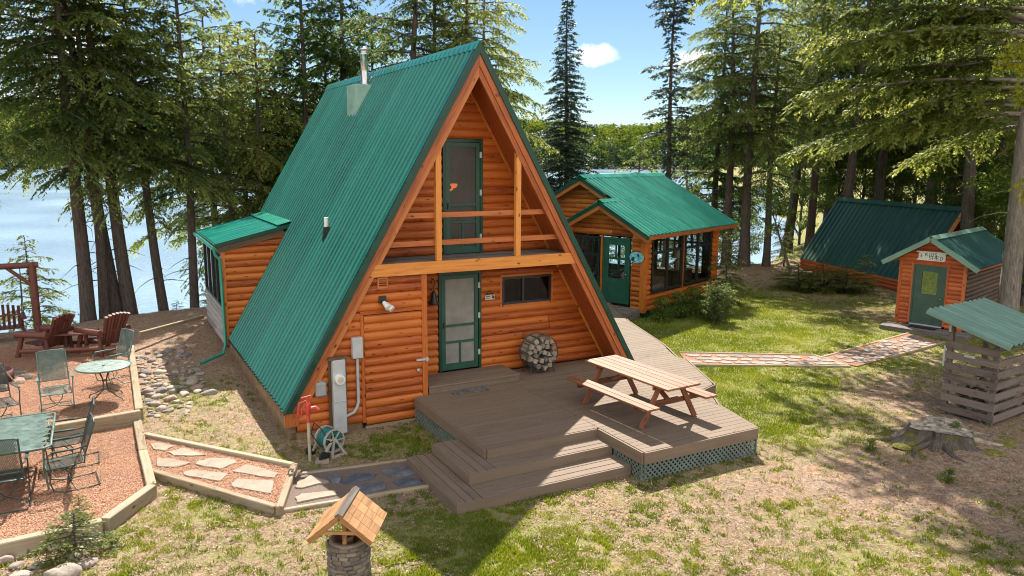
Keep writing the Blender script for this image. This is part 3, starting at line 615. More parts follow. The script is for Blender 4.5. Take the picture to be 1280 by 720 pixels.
# chimney with cricket, vent pipe
ch=part('chimney',M['steel'],house,lambda b:(b.lathe([(.0,0),(.19,.0),(.17,.05),(.105,.10),(.105,.78),(.13,.78),(.13,.83),(.10,.84),(.10,.9),(.14,.9),(.14,.94),(.02,1.0)],20,(-.27,6.2,6.99))))
part('cricket',plain('galvanised_flashing',(.30,.47,.40),.35),ch,lambda b:b.poly([(-.66,5.78,7.0),(-.10,5.78,7.0),(-.10,5.78,6.9),(-.62,5.78,6.15),(-.66,5.78,6.15)],(0,.75,0)))
vp_=part('vent_pipe',M['white'],house,lambda b:(b.tube([(-2.24,3.06,3.40),(-2.24,3.06,3.86)],.05,12),None))
part('boot',M['dkwin'],vp_,lambda b:b.poly([(-2.34,3.0,ZA-K*2.34+.03),(-2.19,3.0,ZA-K*2.19+.04),(-2.19,3.0,ZA-K*2.19+.12),(-2.30,3.0,ZA-K*2.19+.10)],(0,.12,0)))
# dormer bump-out
dm=part('dormer',M['log'],house,lambda b:(log_wall(b,place2(0,6.55,1,0),lambda z:max(-3.95,-4.2+(z-2.86)/.236),lambda z:-(ZA-.0-z)/K,.5,3.42),
    b.box2((-4.0,6.49,.4),(-3.92,6.6,2.9))))
part('dormer_side',wood('silvered_log',(.30,.275,.26),(.42,.39,.375),(.16,.14,.13),rough=.7,knots=False),dm,lambda b:log_wall(b,place2(-3.95,0,0,-1),-10.3,-6.61,.3,2.86,[(-10.2,-6.85,1.3,2.78)]))
part('dormer_roof',M['roof'],dm,lambda b:rib_sheet(b,(-2.27,6.44,3.46),(0,3.96,0),(-1.86,0,-.446),(-.233,0,.97),steps=3,pitch=.3,rib=.018,wide=.05))
part('roof_flashing',M['roof2'],dm,lambda b:b.add([(-2.22,6.44,3.535),(-2.22,10.40,3.535),(-2.60,10.40,3.43),(-2.60,6.44,3.43)],[(0,1,2,3)]))
part('fascia',M['trim'],dm,lambda b:(b.bar((-4.14,6.44,2.965),(-2.29,6.44,3.41),.03,.09),b.bar((-4.14,6.46,2.97),(-4.14,10.4,2.97),.03,.06)))
part('barge_board',M['logdark'],dm,lambda b:b.bar((-4.10,6.50,2.85),(-2.45,6.50,3.25),.06,.16))
part('soffit',M['soffit'],dm,lambda b:b.poly([(-4.12,6.535,2.90),(-2.4,6.535,3.32),(-2.4,6.535,3.37),(-4.12,6.535,2.94)],(0,3.8,0)))
gt=part('gutter',M['roof2'],dm,lambda b:(b.tube([(-4.18,6.42,2.90),(-4.18,10.42,2.92)],.05,8),b.tube([(-4.17,6.46,2.86),(-4.15,6.46,2.74),(-4.05,6.46,2.62),(-4.03,6.44,.45),(-4.12,6.3,.25),(-4.7,5.95,.14)],.04,8)))
dw=part('dormer_window',M['dkwin'],dm,lambda b:[rect_in(b,place2(-3.95,0,0,-1),-10.2+i*.82,-10.2+i*.82+.07,1.3,2.78,-.02,.05) for i in range(5)]+[rect_in(b,place2(-3.95,0,0,-1),-10.2,-6.85,z,z+.07,-.02,.052) for z in(1.3,2.71)])
part('pane',M['glassdk'],dw,lambda b:sheet_in(b,place2(-3.95,0,0,-1),-10.15,-6.9,1.34,2.74,.01))

# fixtures on the front wall
pedestal=thing('meter_pedestal','tall grey electric meter pedestal beside the storage door','electric meter',(-2.95,-.10,0))
part('cabinet',M['grey'],pedestal,lambda b:(b.box((0,0,.77),(.24,.13,1.42),bev=.01),b.box((0,-.07,.69),(.23,.015,.012)),b.box((0,-.075,.62),(.03,.02,.06))))
part('meter_dial',M['white'],pedestal,lambda b:(b.tube([(0.0,-.06,1.12),(0,-.14,1.12)],[.095,.09],20)))
part('dial_face',M['plaque'],pedestal,lambda b:(b.tube([(0,-.139,1.12),(0,-.147,1.12)],.062,16),b.box((0,-.15,1.135),(.07,.004,.02))))
part('backboard',M['logdark'],pedestal,lambda b:(b.box((0,.085,.8),(.34,.03,1.45)),b.box((0,.03,1.50),(.38,.17,.03))))
cb=thing('conduit_box','white upper junction box with curved conduit left of the storage door','utility box',(-2.56,-.02,1.64))
part('box_body',M['grey'],cb,lambda b:b.box((0,0,0),(.2,.13,.40),bev=.012))
part('conduit',M['grey'],cb,lambda b:b.tube([(-.0,0,-.2),(.0,0,-1.05),(-.03,0,-1.16),(-.10,-.01,-1.25),(-.26,-.02,-1.3)],.03,10))
jb=tag(MB().box((0,0,0),(.20,.12,.27),bev=.025).box((0,-.065,0),(.16,.02,.22),bev=.008).box((0,.0,.15),(.06,.06,.03)).build('cable_box',M['greydk'],None,(-3.27,-.02,.93)),'small dull grey cable box low on the log wall above the red hydrant','utility box')
bell=thing('wall_lantern','dark hanging bell lantern on a bracket left of the lower screen door','lantern',(-.66,DEP-.16,2.25))
part('bracket',M['black'],bell,lambda b:(b.bar((0,.12,.44),(0,-.02,.44),.02,.02),b.bar((0,.12,.2),(0,.12,.46),.02,.02),b.tube([(0,-.01,.44),(.02,-.01,.36),(-.02,-.01,.28),(0,-.01,.2)],.008,5)))
part('bell_shade',M['dkwin'],bell,lambda b:b.lathe([(.02,.2),(.05,.15),(.06,.02),(.12,-.07),(.11,-.08),(.0,-.06)],16))
pq=thing('name_plaque','tiny cream plaque hung on the log wall between screen door and window','sign',(.69,DEP-.06,2.19))
part('board',M['plaque'],pq,lambda b:b.box((0,0,0),(.23,.02,.11),bev=.004))
part('lettering',M['ink'],pq,lambda b:(b.box((-.045,-.012,.02),(.10,.004,.014)),b.box((-.05,-.012,-.02),(.085,.004,.010)),b.box((.065,-.012,.01),(.02,.004,.06)),b.box((.09,-.012,.0),(.02,.004,.055)),b.box((.078,-.012,-.02),(.04,.004,.02))))
part('hanger',M['ink'],pq,lambda b:(b.bar((-.09,0,.055),(0,.01,.16),.008,.008),b.bar((.09,0,.055),(0,.01,.16),.008,.008),b.bar((-.1,0,.075),(.1,0,.075),.02,.02)))
# yard hydrant, splash stone, hose reel
hy=thing('yard_hydrant','red frost-free yard hydrant on a bare pipe by the A-frame corner','hydrant',(-3.76,-1.06,0))
part('pipe',plain('galvanised_pipe',(.42,.36,.27),.5),hy,lambda b:b.tube([(0,0,-.1),(0,0,.75)],.028,10))
part('head',M['red'],hy,lambda b:(b.lathe([(.032,.70),(.036,.86),(.05,.9),(.05,1.02),(.035,1.06),(0,1.07)],14),b.tube([(0,0,.93),(.12,-.02,.95),(.17,-.03,.9)],[.035,.035,.03],10)))
part('lever',M['red'],hy,lambda b:(b.tube([(-.03,0,1.08),(-.14,.0,1.06),(-.17,0,.9),(-.15,0,.8),(-.11,0,.84),(-.1,0,.95),(-.02,0,1.03)],.02,8),b.bar((0,0,1.0),(.03,0,1.16),.05,.03),b.bar((-.1,0,1.14),(.06,0,1.16),.04,.03)))
tag(MB().poly([(-.13,-.08,.03),(.10,-.14,.03),(.14,.06,.03),(-.06,.10,.03)],(0,0,.05)).build('splash_stone',M['flag'],None,(-3.60,-1.20,gzs(-3.6,-1.2)-.02)),'pale grey splash stone lying at the foot of the red hydrant','stone')
hr=thing('hose_reel','tan hose reel cart wound with teal hose, standing in shaded grass','hose reel',(-3.36,-.92,gzs(-3.36,-.92)),R(18)); hr.scale=(.74,.74,.74)
part('frame',M['tan'],hr,lambda b:[(b.bar((-.1,y,.45),(-.34,y,.12),.045,.05),b.bar((-.02,y,.45),(.24,y,.02),.05,.05),b.bar((-.06,y,.45),(-.12,y,.02),.05,.05),b.bar((-.14,y,.03),(.28,y,.03),.06,.05)) for y in(-.24,.24)]+[b.bar((.24,-.24,.03),(.24,.24,.03),.05,.05)])
def wheelrim(b,y):
    for k in range(14):
        a=2*math.pi*k/14; c=2*math.pi*(k+1)/14
        b.bar((-.02+.27*math.cos(a),y,.40+.27*math.sin(a)),(-.02+.27*math.cos(c),y,.40+.27*math.sin(c)),.03,.05,(0,1,0))
    for k in range(7):
        a=2*math.pi*k/7; b.bar((-.02,y,.40),(-.02+.26*math.cos(a),y,.40+.26*math.sin(a)),.025,.05,(0,1,0))
    b.tube([(-.02,y-.03,.40),(-.02,y+.03,.40)],.08,12)
for y in(-.19,.19): part('reel_side',M['tan'],hr,lambda b:wheelrim(b,y))
def coil(b):
    for lay,(r,n) in enumerate(((.15,9),(.18,9),(.21,8),(.237,7))):
        pts=[(-.02+r*math.cos(t*.5),-.16+.32*t/(n*12.6),.40+r*math.sin(t*.5)) for t in range(int(n*12.6))]
        b.tube(pts,.019,5)
part('hose',M['hose'],hr,coil)
part('hose_tail',M['black'],hr,lambda b:b.tube([(-.2,-.2,.5),(-.3,-.1,.75),(-.36,.1,.86),(-.42,.15,.6),(-.3,-.05,.3),(-.12,-.3,.45)],.014,6))
for y in(-.29,.29): part('wheel',M['black'],hr,lambda b:(b.tube([(-.36,y-.035,.12),(-.36,y+.035,.12)],.125,18),b.tube([(-.36,y-.05,.12),(-.36,y+.05,.12)],.04,10)))
part('crank',M['greydk'],hr,lambda b:(b.tube([(-.02,-.22,.40),(-.02,-.29,.40),(.08,-.30,.33),(.08,-.38,.33)],.014,6)))

# ------------------------------------------------------------------ deck
ZD=.50
deck=thing('wooden_deck','broad brown plank deck with two wide steps and lattice skirt before the A-frame','deck',(0,0,0))
def planks(b, poly, z, along='x', w=.136, gap=.009, th=.035):
    "planks filling an axis-aligned or convex polygon"
    P=[Vector((*p,0)) for p in poly]; ax=0 if along=='x' else 1; ot=1-ax
    lo=min(p[ot] for p in P); hi=max(p[ot] for p in P); y=lo
    def span(t):
        xs=[]
        for p,q in zip(P,P[1:]+P[:1]):
            if (p[ot]-t)*(q[ot]-t)<=0 and abs(p[ot]-q[ot])>1e-9:
                u=(t-p[ot])/(q[ot]-p[ot]); xs.append(p[ax]+u*(q[ax]-p[ax]))
        return (min(xs),max(xs)) if len(xs)>1 else None
    while y<hi-.01:
        y1=min(y+w,hi); a=span(y+.001); c=span(y1-.001)
        if a and c:
            cuts=[0,1]
            if max(a[1]-a[0],c[1]-c[0])>3: cuts=[0,random.choice((.35,.5,.62)),1]
            for u0,u1 in zip(cuts,cuts[1:]):
                q=[]
                for (s,t,u) in((a,y,u0),(a,y,u1),(c,y1,u1),(c,y1,u0)):
                    v=s[0]+(s[1]-s[0])*u+(.002 if u==u0 else -.002)
                    q.append((v,t,z) if ax==0 else (t,v,z))
                if ax==1: q=[q[0],q[3],q[2],q[1]]
                b.poly([(p[0],p[1],z-th) for p in q],(0,0,th))
        y=y1+gap
XL,XI,XR,YF,YG=-1.385,.81,3.32,-3.11,-4.40
def deckboards(b):
    planks(b,[(XL,YF),(XI,YF),(XI,.0),(XL,.0)],ZD); planks(b,[(XI+.005,YG),(XR,YG),(3.60,-3.15),(3.60,.0),(XI+.005,.0)],ZD)
    planks(b,[(-1.1,.02),(3.75,.02),(3.45,.86),(-1.1,.86)],ZD)
    planks(b,[(3.61,-3.1),(3.83,-2.75),(3.83,-2.3),(4.48,-2.07),(5.33,-.21),(5.24,-.02),(5.60,.80),(3.70,.0),(3.61,-.0)],ZD)
    planks(b,[(3.95,.10),(5.62,.80),(5.82,1.2),(6.72,3.85),(7.95,6.6),(6.6,7.4),(3.95,2.2)],ZD)
part('decking',M['deck'],deck,deckboards)
def fasc(b):
    for p,q in(((XL,.0),(XL,YF)),((XL,YF),(XI,YF)),((XI,YF),(XI,YG)),((XI,YG),(XR,YG)),((XR,YG),(3.62,-3.12)),((3.62,-3.12),(3.85,-2.75)),((3.85,-2.75),(3.85,-2.3)),((3.85,-2.3),(4.50,-2.07)),((4.50,-2.07),(5.35,-.21)),((5.35,-.21),(5.26,-.02)),((5.26,-.02),(5.84,1.2)),((5.84,1.2),(6.74,3.85)),((6.74,3.85),(7.97,6.6))):
        d=(Vector(q)-Vector(p)).normalized(); n=Vector((d.y,-d.x))*-.02
        b.bar((p[0]-n.x,p[1]-n.y,ZD-.105),(q[0]-n.x,q[1]-n.y,ZD-.105),.035,.195)
part('fascia',M['deck'],deck,fasc)
def lattice(b, p, q, z0, z1, s=.095, w=.030):
    p=Vector((*p,0));q=Vector((*q,0));L=(q-p).length;e=(q-p)/L;n=Vector((e.y,-e.x,0))
    H=z1-z0
    for sg,dd in((1,.0),(-1,.008)):
        t=-H
        while t<L+H:
            # strip from (t,0) going 45 degrees
            pts=[]
            a0,h0=(t,0); a1,h1=(t+sg*H,H)
            lo,hi=0,1
            da=a1-a0
            for lim,sgn in((0,1),(L,-1)):
                if da!=0:
                    u=(lim-a0)/da
                    if (da>0)==(sgn>0): lo=max(lo,u)
                    else: hi=min(hi,u)
            if hi>lo+.02:
                A=p+e*(a0+da*lo)+n*dd+Vector((0,0,z0+H*lo)); B=p+e*(a0+da*hi)+n*dd+Vector((0,0,z0+H*hi))
                b.bar(A,B,w,.006,upv=n)
            t+=s
    b.bar(p+Vector((0,0,z0+.02))+n*.014,q+Vector((0,0,z0+.02))+n*.014,.012,.04)
    for u in(.02,L-.02): b.bar(p+e*u+n*.014+Vector((0,0,z0)),p+e*u+n*.014+Vector((0,0,z1)),.012,.04,upv=n)
M['lattice']=plain('pale_green_lattice',(.155,.19,.16),.7)
for p,q in(((XL-.0,.0),(XL,-2.05)),((XI,-3.62),(XI,YG)),((XI,YG),(XR,YG)),((XR,YG),(3.62,-3.12)),((3.85,-2.75),(3.85,-2.3)),((4.50,-2.07),(5.35,-.21))):
    part('lattice_panel',M['lattice'],deck,lambda b:lattice(b,p,q,-.03,ZD-.20))
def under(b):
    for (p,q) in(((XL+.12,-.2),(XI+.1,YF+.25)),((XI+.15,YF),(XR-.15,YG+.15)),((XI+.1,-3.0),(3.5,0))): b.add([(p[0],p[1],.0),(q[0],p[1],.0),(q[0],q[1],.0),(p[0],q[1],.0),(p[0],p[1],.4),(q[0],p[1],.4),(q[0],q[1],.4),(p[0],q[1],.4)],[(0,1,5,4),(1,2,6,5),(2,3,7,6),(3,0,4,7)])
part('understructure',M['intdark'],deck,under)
# lower steps: left return boards run along y
def step(b,x0,xk,x1,yb,yk,yf,z):
    planks(b,[(x0,yf),(xk,yk),(xk,yb),(x0,yb)],z,'y',w=.14) if False else None
    n=int(round((xk-x0)/.143)); w=(xk-x0)/n
    for i in range(n): b.box2((x0+i*w+.006,yf,z-.035),(x0+(i+1)*w-.006,yb,z),bev=.005)
    m=int(round((yk-yf)/.143)); w=(yk-yf)/m
    for i in range(m): b.box2((xk+.006,yf+i*w+.006,z-.035),(x1,yf+(i+1)*w-.006,z),bev=.005)
    b.bar((x0-.012,yb,z-.10),(x0-.012,yf,z-.10),.03,.185); b.bar((x0-.02,yf-.012,z-.10),(x1,yf-.012,z-.10),.03,.185)
part('upper_step',M['deck'],deck,lambda b:step(b,-1.90,XL-.05,XI-.03,-2.10,YF-.03,-3.56,.345))
part('lower_step',M['deck'],deck,lambda b:step(b,-2.36,-1.94,XI-.03,-2.10,-3.60,-4.10,.185))
st=thing('door_step','low brown plank step in front of the lower screen door','step',(-.1,.42,ZD))
def dst(b):
    for i in range(6): b.box2((-1.0,-.42+i*.141,.125),(1.07,-.42+i*.141+.135,.16),bev=.004)
part('tread',M['deck'],st,dst); part('riser',M['deck'],st,lambda b:(b.box2((-1.0,-.41,.002),(1.06,-.39,.12)),b.box2((1.03,-.388,.002),(1.055,.4,.12))))
mt=tag(MB().box((0,0,.008),(.78,.52,.016),bev=.006).build('door_mat',M['mat'],None,(-.28,-.02,ZD+.001)),'worn dark doormat on the deck before the plank step','doormat'); mt.rotation_euler[2]=R(-4)
# firewood ring
fr_=thing('firewood_rack','round dark steel log hoop filled with split wood against the log wall','log rack',(1.68,.44,ZD))
part('hoop',M['irondark'],fr_,lambda b:[b.tube([(.40*math.sin(t*math.pi/10),y,.46+.40*math.cos(t*math.pi/10)) for t in range(21)],.012,6,cap=False) for y in(-.15,.15)]+[b.tube([(.40*math.sin(a),-.15,.46+.40*math.cos(a)),(.40*math.sin(a),.15,.46+.40*math.cos(a))],.008,5) for a in(1.6,2.3,3.14,4,4.7,5.3,.9)])
for sx in(-1,1):
    for sy in(-1,1): part('leg',M['irondark'],fr_,lambda b:b.tube([(sx*.27,sy*.15,.17),(sx*.31,sy*.17,.0)],.012,6))
pts=[]
for _ in range(3000):
    a=random.uniform(0,6.283);r=.335*math.sqrt(random.random()); p=(r*math.cos(a),r*math.sin(a))
    if all((p[0]-q[0])**2+(p[1]-q[1])**2>.108**2 for q in pts): pts.append(p)
for x,z in pts:
    n=random.choice((3,3,4,4,5)); r=.068; a0=random.uniform(0,6.28)
    P=[(r*random.uniform(.85,1.15)*math.cos(a0+6.283*k/n),-.21+random.uniform(-.03,.03),r*random.uniform(.85,1.15)*math.sin(a0+6.283*k/n)) for k in range(n)]
    yy=P[0][1]; P=[(p[0],yy,p[2]) for p in P]
    tag(MB().poly(P,(0,.42,0)).build('firewood_log',M['firewood'],None,(1.68+x,.44,ZD+.46+z)),'split firewood log stacked inside the round steel hoop on the deck','log','logs in the round hoop')

# ------------------------------------------------------------------ picnic table
pt=thing('picnic_table','redwood picnic table with attached benches, half in sun on the deck','picnic table',(2.03,-2.68,ZD),R(4))
def ptop(b):
    for i in range(5): b.box((-.32+.16*i,0,.745),(.153,2.32,.038),bev=.006,grain=1)
part('tabletop',M['picnic'],pt,ptop)
for sx in(-1,1):
    part('bench',M['picnic'],pt,lambda b:[b.box((sx*.70+d,0,.455),(.14,2.32,.038),bev=.006,grain=1) for d in(-.074,.074)])
for sy in(-1,1):
    for sx in(-1,1): part('leg',M['picnicleg'],pt,lambda b:b.bar((sx*.24,sy*.80,.72),(sx*.66,sy*.80,.0),.04,.10,bev=.004))
    part('crossbar',M['picnicleg'],pt,lambda b:(b.bar((-.80,sy*.80+.042,.385),(.80,sy*.80+.042,.385),.04,.10),b.bar((-.36,sy*.80+.042,.685),(.36,sy*.80+.042,.685),.04,.08)))
    part('brace',M['picnicleg'],pt,lambda b:b.bar((0,sy*.76,.42),(0,sy*.30,.70),.09,.04))

# ------------------------------------------------------------------ sunroom cabin (local u = back, v = left)
SA=math.atan2(.351,.936)
sun=thing('sunroom_cabin','small log cabin with bright green gable roof, big dark framed windows and porch gable','cabin',(8.82,5.85,0),SA)
pr_=place2(0,0,1,0); pfr=place2(0,0,0,-1)
def zr(v): return 2.96+.53*v
wins=[(.42,2.48,.78,2.72),(2.62,4.62,.78,2.72)]
b=MB(); log_wall(b,pr_,.1,5.1,.20,2.80,[(w[0]-.06,w[1]+.06,w[2]-.06,w[3]+.06) for w in wins]); b.build('side_wall',M['log'],sun)
dr=(.52,1.56,.40,2.58); fw_=(1.72,2.86,.70,2.58)
b=MB(); log_wall(b,pfr,lambda z:-min(3.0,(2.80+.53*3.12-z)/.53 if z>2.75 else 3.0),lambda z:-max(.1,(z-2.84)/.53),.20,3.66,[(-dr[1]-.07,-dr[0]+.07,.2,dr[3]+.07),(-fw_[1]-.07,-fw_[0]+.07,fw_[2]-.06,fw_[3]+.07)]); b.build('porch_wall',M['log'],sun)
b=MB(); log_wall(b,place2(.9,0,0,-1),lambda z:-min(6.0,6.0-(z-2.84)/.53 if z>2.8 else 6.),lambda z:-max(.1,(z-2.84)/.53),.2,4.42,[(-2.95,-.1,.2,2.75),(-5.6,-3.5,.9,2.5)]); b.build('gable_wall',M['log'],sun)
b=MB(); log_wall(b,place2(0,3.0,-1,0),-.9,0,.2,2.80); b.build('porch_side_wall',M['log'],sun)
big=[(-4.7,-2.8,.8,2.65),(-2.5,-.6,.8,2.65)]
b=MB(); log_wall(b,place2(0,6.0,-1,0),-5.1,-.9,.2,2.80,big); log_wall(b,place2(5.15,0,0,1),.1,5.9,.2,2.8,[(.5,2.6,.8,2.65),(3.2,5.4,.8,2.65)]); log_wall(b,place2(5.15,0,0,1),lambda z:(z-2.84)/.53,lambda z:6-(z-2.84)/.53,2.8,4.42); b.build('far_wall',M['log'],sun)
part('corner_post',M['log'],sun,lambda b:(b.box2((-.06,-.06,.18),(.12,.12,2.82)),b.box2((5.02,-.06,.18),(5.18,.12,2.82)),b.box2((-.04,2.9,.18),(.1,3.06,2.75)),b.box2((-.05,1.60,.2),(.03,1.68,2.62)),b.box2((-.05,.42,.3),(.03,.45,2.64)),b.box2((2.52,-.05,.7),(2.58,.03,2.8)),b.box2((.34,-.05,.66),(4.7,.03,.72)),b.box2((.1,-.06,2.70),(5.1,.04,2.80))))
part('skirting',M['trim'],sun,lambda b:(b.box2((.1,.0,-.3),(5.1,.06,.22)),b.box2((0,.05,-.3),(.06,3,.22))))
part('floor',M['furn'],sun,lambda b:b.box2((.08,.1,.24),(5.1,5.95,.36)))
part('interior_lining',M['interior'],sun,lambda b:(b.box2((.97,3.05,.36),(1.0,5.9,2.78)),b.add([(.1,.1,2.78),(5.1,.1,2.78),(5.1,5.9,2.78),(.1,5.9,2.78)],[(0,1,2,3)])))
# roof
cs=Vector((0,-.53,1)).normalized(); cl=Vector((0,.53,1)).normalized()
part('metal_roofing',M['roof2'],sun,lambda b:(rib_sheet(b,(-.38,1.56,zr(1.56)),(6.48,0,0),(0,-1.92,-1.92*.53),cs,pitch=.24,steps=3),
    rib_sheet(b,(.58,3.0,zr(3.0)),(5.52,0,0),(0,-1.44,-1.44*.53),cs,pitch=.24,steps=3)))
part('metal_roofing',M['roof2'],sun,lambda b:(rib_sheet(b,(.50,3.0,zr(3.0)),(5.57,0,0),(0,3.36,-3.36*.53),cl,pitch=.24,steps=3),
    rib_sheet(b,(-.38,1.56,zr(1.56)),(1.4,0,0),(0,1.85,-1.85*.53),cl,pitch=.24,steps=3)))
part('ridge_cap',M['roof2'],sun,lambda b:(b.poly([(.48,2.82,zr(2.82)+.045),(.48,3.0,zr(3)+.06),(.48,3.18,zr(2.82)+.045),(.48,3.0,zr(3)+.03)],(5.6,0,0)),b.poly([(-.4,1.42,zr(1.42)+.045),(-.4,1.56,zr(1.56)+.06),(-.4,1.70,zr(1.42)+.045),(-.4,1.56,zr(1.56)+.03)],(1.0,0,0))))
def rakes(b,t,w,dz,y0):
    b.bar((y0,1.56,zr(1.56)-dz),(y0,-.38,zr(-.38)-dz),w,t); b.bar((y0,1.56,zr(1.56)-dz),(y0,3.42,zr(-.30)-dz),w,t)
    b.bar((y0+.88,1.9,zr(1.9)-dz),(y0+.88,3.0,zr(3)-dz),w,t); b.bar((y0+.88,3.0,zr(3)-dz),(y0+.88,6.36,zr(-.36)-dz),w,t)
part('rake_trim',M['trim'],sun,lambda b:rakes(b,.12,.03,.065,-.40))
part('rake_board',M['rake'],sun,lambda b:rakes(b,.15,.05,.19,-.36))
part('fascia',M['rake'],sun,lambda b:b.bar((-.36,-.34,zr(-.34)-.09),(6.05,-.34,zr(-.34)-.09),.04,.13)); part('fascia',M['rake'],sun,lambda b:b.bar((.5,6.33,2.66),(6.05,6.33,2.66),.04,.13))
part('soffit',M['rake'],sun,lambda b:(b.box2((-.34,-.32,2.69),(6.0,.0,2.71)),b.box2((-.34,-.1,2.64),(-.05,.25,2.9)),b.box2((-.34,2.85,2.62),(-.05,3.2,2.86))))
# windows
def big_window(parent, pl, w, cols, name='window'):
    x0,x1,z0,z1=w; zt=z1-.62
    f=part(name,M['dkwin'],parent,lambda b:(frame_rect(b,pl,x0,x1,z0,z1,.07,-.04,.055),rect_in(b,pl,(x0+x1)/2-.045,(x0+x1)/2+.045,z0+.07,z1-.07,-.03,.05),rect_in(b,pl,x0+.07,x1-.07,zt-.04,zt+.04,-.028,.048),
       [rect_in(b,pl,x0+(x1-x0)*q-.018,x0+(x1-x0)*q+.018,zt+.04,z1-.07,-.02,.046) for q in cols]))
    part('pane',M['glass'],f,lambda b:sheet_in(b,pl,x0+.06,x1-.06,z0+.06,z1-.06,.0))
for w in wins: big_window(sun,pr_,w,(.27,.73))
big_window(sun,pfr,(-fw_[1],-fw_[0],fw_[2],fw_[3]),(.27,.73))
for w in big: big_window(sun,place2(0,6.0,-1,0),w,(.27,.73))
for w in((.5,2.6,.8,2.65),(3.2,5.4,.8,2.65)): big_window(sun,place2(5.15,0,0,1),w,(.27,.73))
big_window(sun,place2(.9,0,0,-1),(-5.6,-3.5,.9,2.5),(.27,.73))
dd=part('door',M['door'],sun,lambda b:(frame_rect(b,pfr,-dr[1],-dr[0],dr[2],dr[3],.06,-.03,.07),rect_in(b,pfr,-dr[1]+.06,-dr[1]+.20,dr[2]+.06,dr[3]-.06,.0,.05),rect_in(b,pfr,-dr[0]-.20,-dr[0]-.06,dr[2]+.06,dr[3]-.06,.0,.05),
    rect_in(b,pfr,-dr[1]+.20,-dr[0]-.20,dr[2]+.06,1.22,.0,.048),rect_in(b,pfr,-dr[1]+.20,-dr[0]-.20,2.34,dr[3]-.06,.0,.048),rect_in(b,pfr,-dr[1]+.20,-dr[0]-.20,1.86,1.93,.0,.046),rect_in(b,pfr,-dr[1]+.46,-dr[1]+.50,1.93,2.34,.0,.046)))
part('pane',M['glass'],dd,lambda b:sheet_in(b,pfr,-dr[1]+.19,-dr[0]-.19,1.2,2.36,.02))
part('handle',M['brass'],dd,lambda b:b.lathe([(0,0),(.03,.01),(.03,.05),(0,.06)],10,(-.09,dr[0]+.12,1.36)))
sw=lambda u,v:(8.82+u*math.cos(SA)-v*math.sin(SA),5.85+u*math.sin(SA)+v*math.cos(SA))
ov=thing('oval_plaque','pale blue oval plaque with navy bear and tree silhouettes beside the cabin door','sign',(*sw(-.075,.24),2.0),SA)
part('board',M['blue'],ov,lambda b:b.add([(-.0,.26*math.cos(t*math.pi/14),.185*math.sin(t*math.pi/14)) for t in range(28)]+[(-.03,.26*math.cos(t*math.pi/14),.185*math.sin(t*math.pi/14)) for t in range(28)],[tuple(range(28,56))]+[(i,(i+1)%28,28+(i+1)%28,28+i) for i in range(28)]))
part('bear_silhouette',M['blueink'],ov,lambda b:(b.poly([(-.032,.20,-.10),(-.032,.09,-.13),(-.032,.08,-.04),(-.032,.06,.01),(-.032,.10,.02),(-.032,.18,-.03)],(-.006,0,0)))); part('tree_silhouette',M['blueink'],ov,lambda b:(b.box2((-.032,-.085,-.06),(-.038,-.07,.09)),b.poly([(-.032,-.13,.04),(-.032,-.02,.05),(-.032,-.075,.12)],(-.006,0,0)),b.poly([(-.032,-.04,.06),(-.032,-.03,.12),(-.032,-.09,.14)],(-.006,0,0)),b.box2((-.032,.03,-.14),(-.038,.09,-.12))))
stp=thing('porch_step','weathered grey plank landing below the sunroom door','step',(*sw(-.55,1.0),0),SA)
part('landing',M['deckgrey'],stp,lambda b:[b.box2((-.52+.15*i,-.95,.27),(-.52+.15*i+.143,1.2,.31)) for i in range(7)])
part('riser',M['deckgrey'],stp,lambda b:(b.box2((-.50,-.94,-.1),(-.46,1.19,.268)),b.box2((-.455,-.94,-.1),(.5,-.90,.268))))
part('lower_tread',M['deckgrey'],stp,lambda b:(b.box2((-.95,-.4,-.1),(-.53,1.2,.14))))
tag(MB().box((0,0,0),(.45,.75,.015)).build('porch_mat',M['mat'],None,(*sw(-.35,1.05),.319)),'small dark mat before the green sunroom door','doormat').rotation_euler[2]=SA
# furniture seen through the glass
ZS=.36
def local_thing(name,label,cat,u,v,rz=0,group=None): return thing(name,label,cat,(*sw(u,v),ZS),SA+rz,group)
sf=local_thing('sofa','patterned pinkish sofa inside the sunroom behind the first big window','sofa',1.6,1.0)
part('seat',M['fabric'],sf,lambda b:b.box((0,0,.28),(1.7,.8,.34),bev=.06)); part('backrest',M['fabric'],sf,lambda b:b.box((0,.36,.62),(1.7,.2,.62),bev=.08))
for sx in(-1,1): part('armrest',M['fabric'],sf,lambda b:b.box((sx*.92,0,.38),(.18,.82,.56),bev=.06))
cst=local_thing('chest','dark wooden chest of drawers under the lamp inside the sunroom','chest',3.55,.62)
part('body',M['furn'],cst,lambda b:b.box((0,0,.40),(.9,.5,.78),bev=.01)); part('top',M['furn'],cst,lambda b:b.box((0,0,.81),(.98,.56,.04),bev=.008))
for k in range(3): part('drawer',M['furn'],cst,lambda b:b.box((0,-.255,.18+.24*k),(.8,.02,.2),bev=.006))
tl=thing('table_lamp','table lamp with tan shade on the chest behind the second big window','lamp',(*sw(3.35,.62),ZS+.83),SA)
part('base',M['ceramic'],tl,lambda b:b.lathe([(0,0),(.11,0),(.12,.03),(.14,.18),(.11,.34),(.05,.42),(.015,.44),(.015,.55)],20)); part('lamp_shade',M['shade'],tl,lambda b:b.lathe([(.25,.46),(.14,.82)],24))
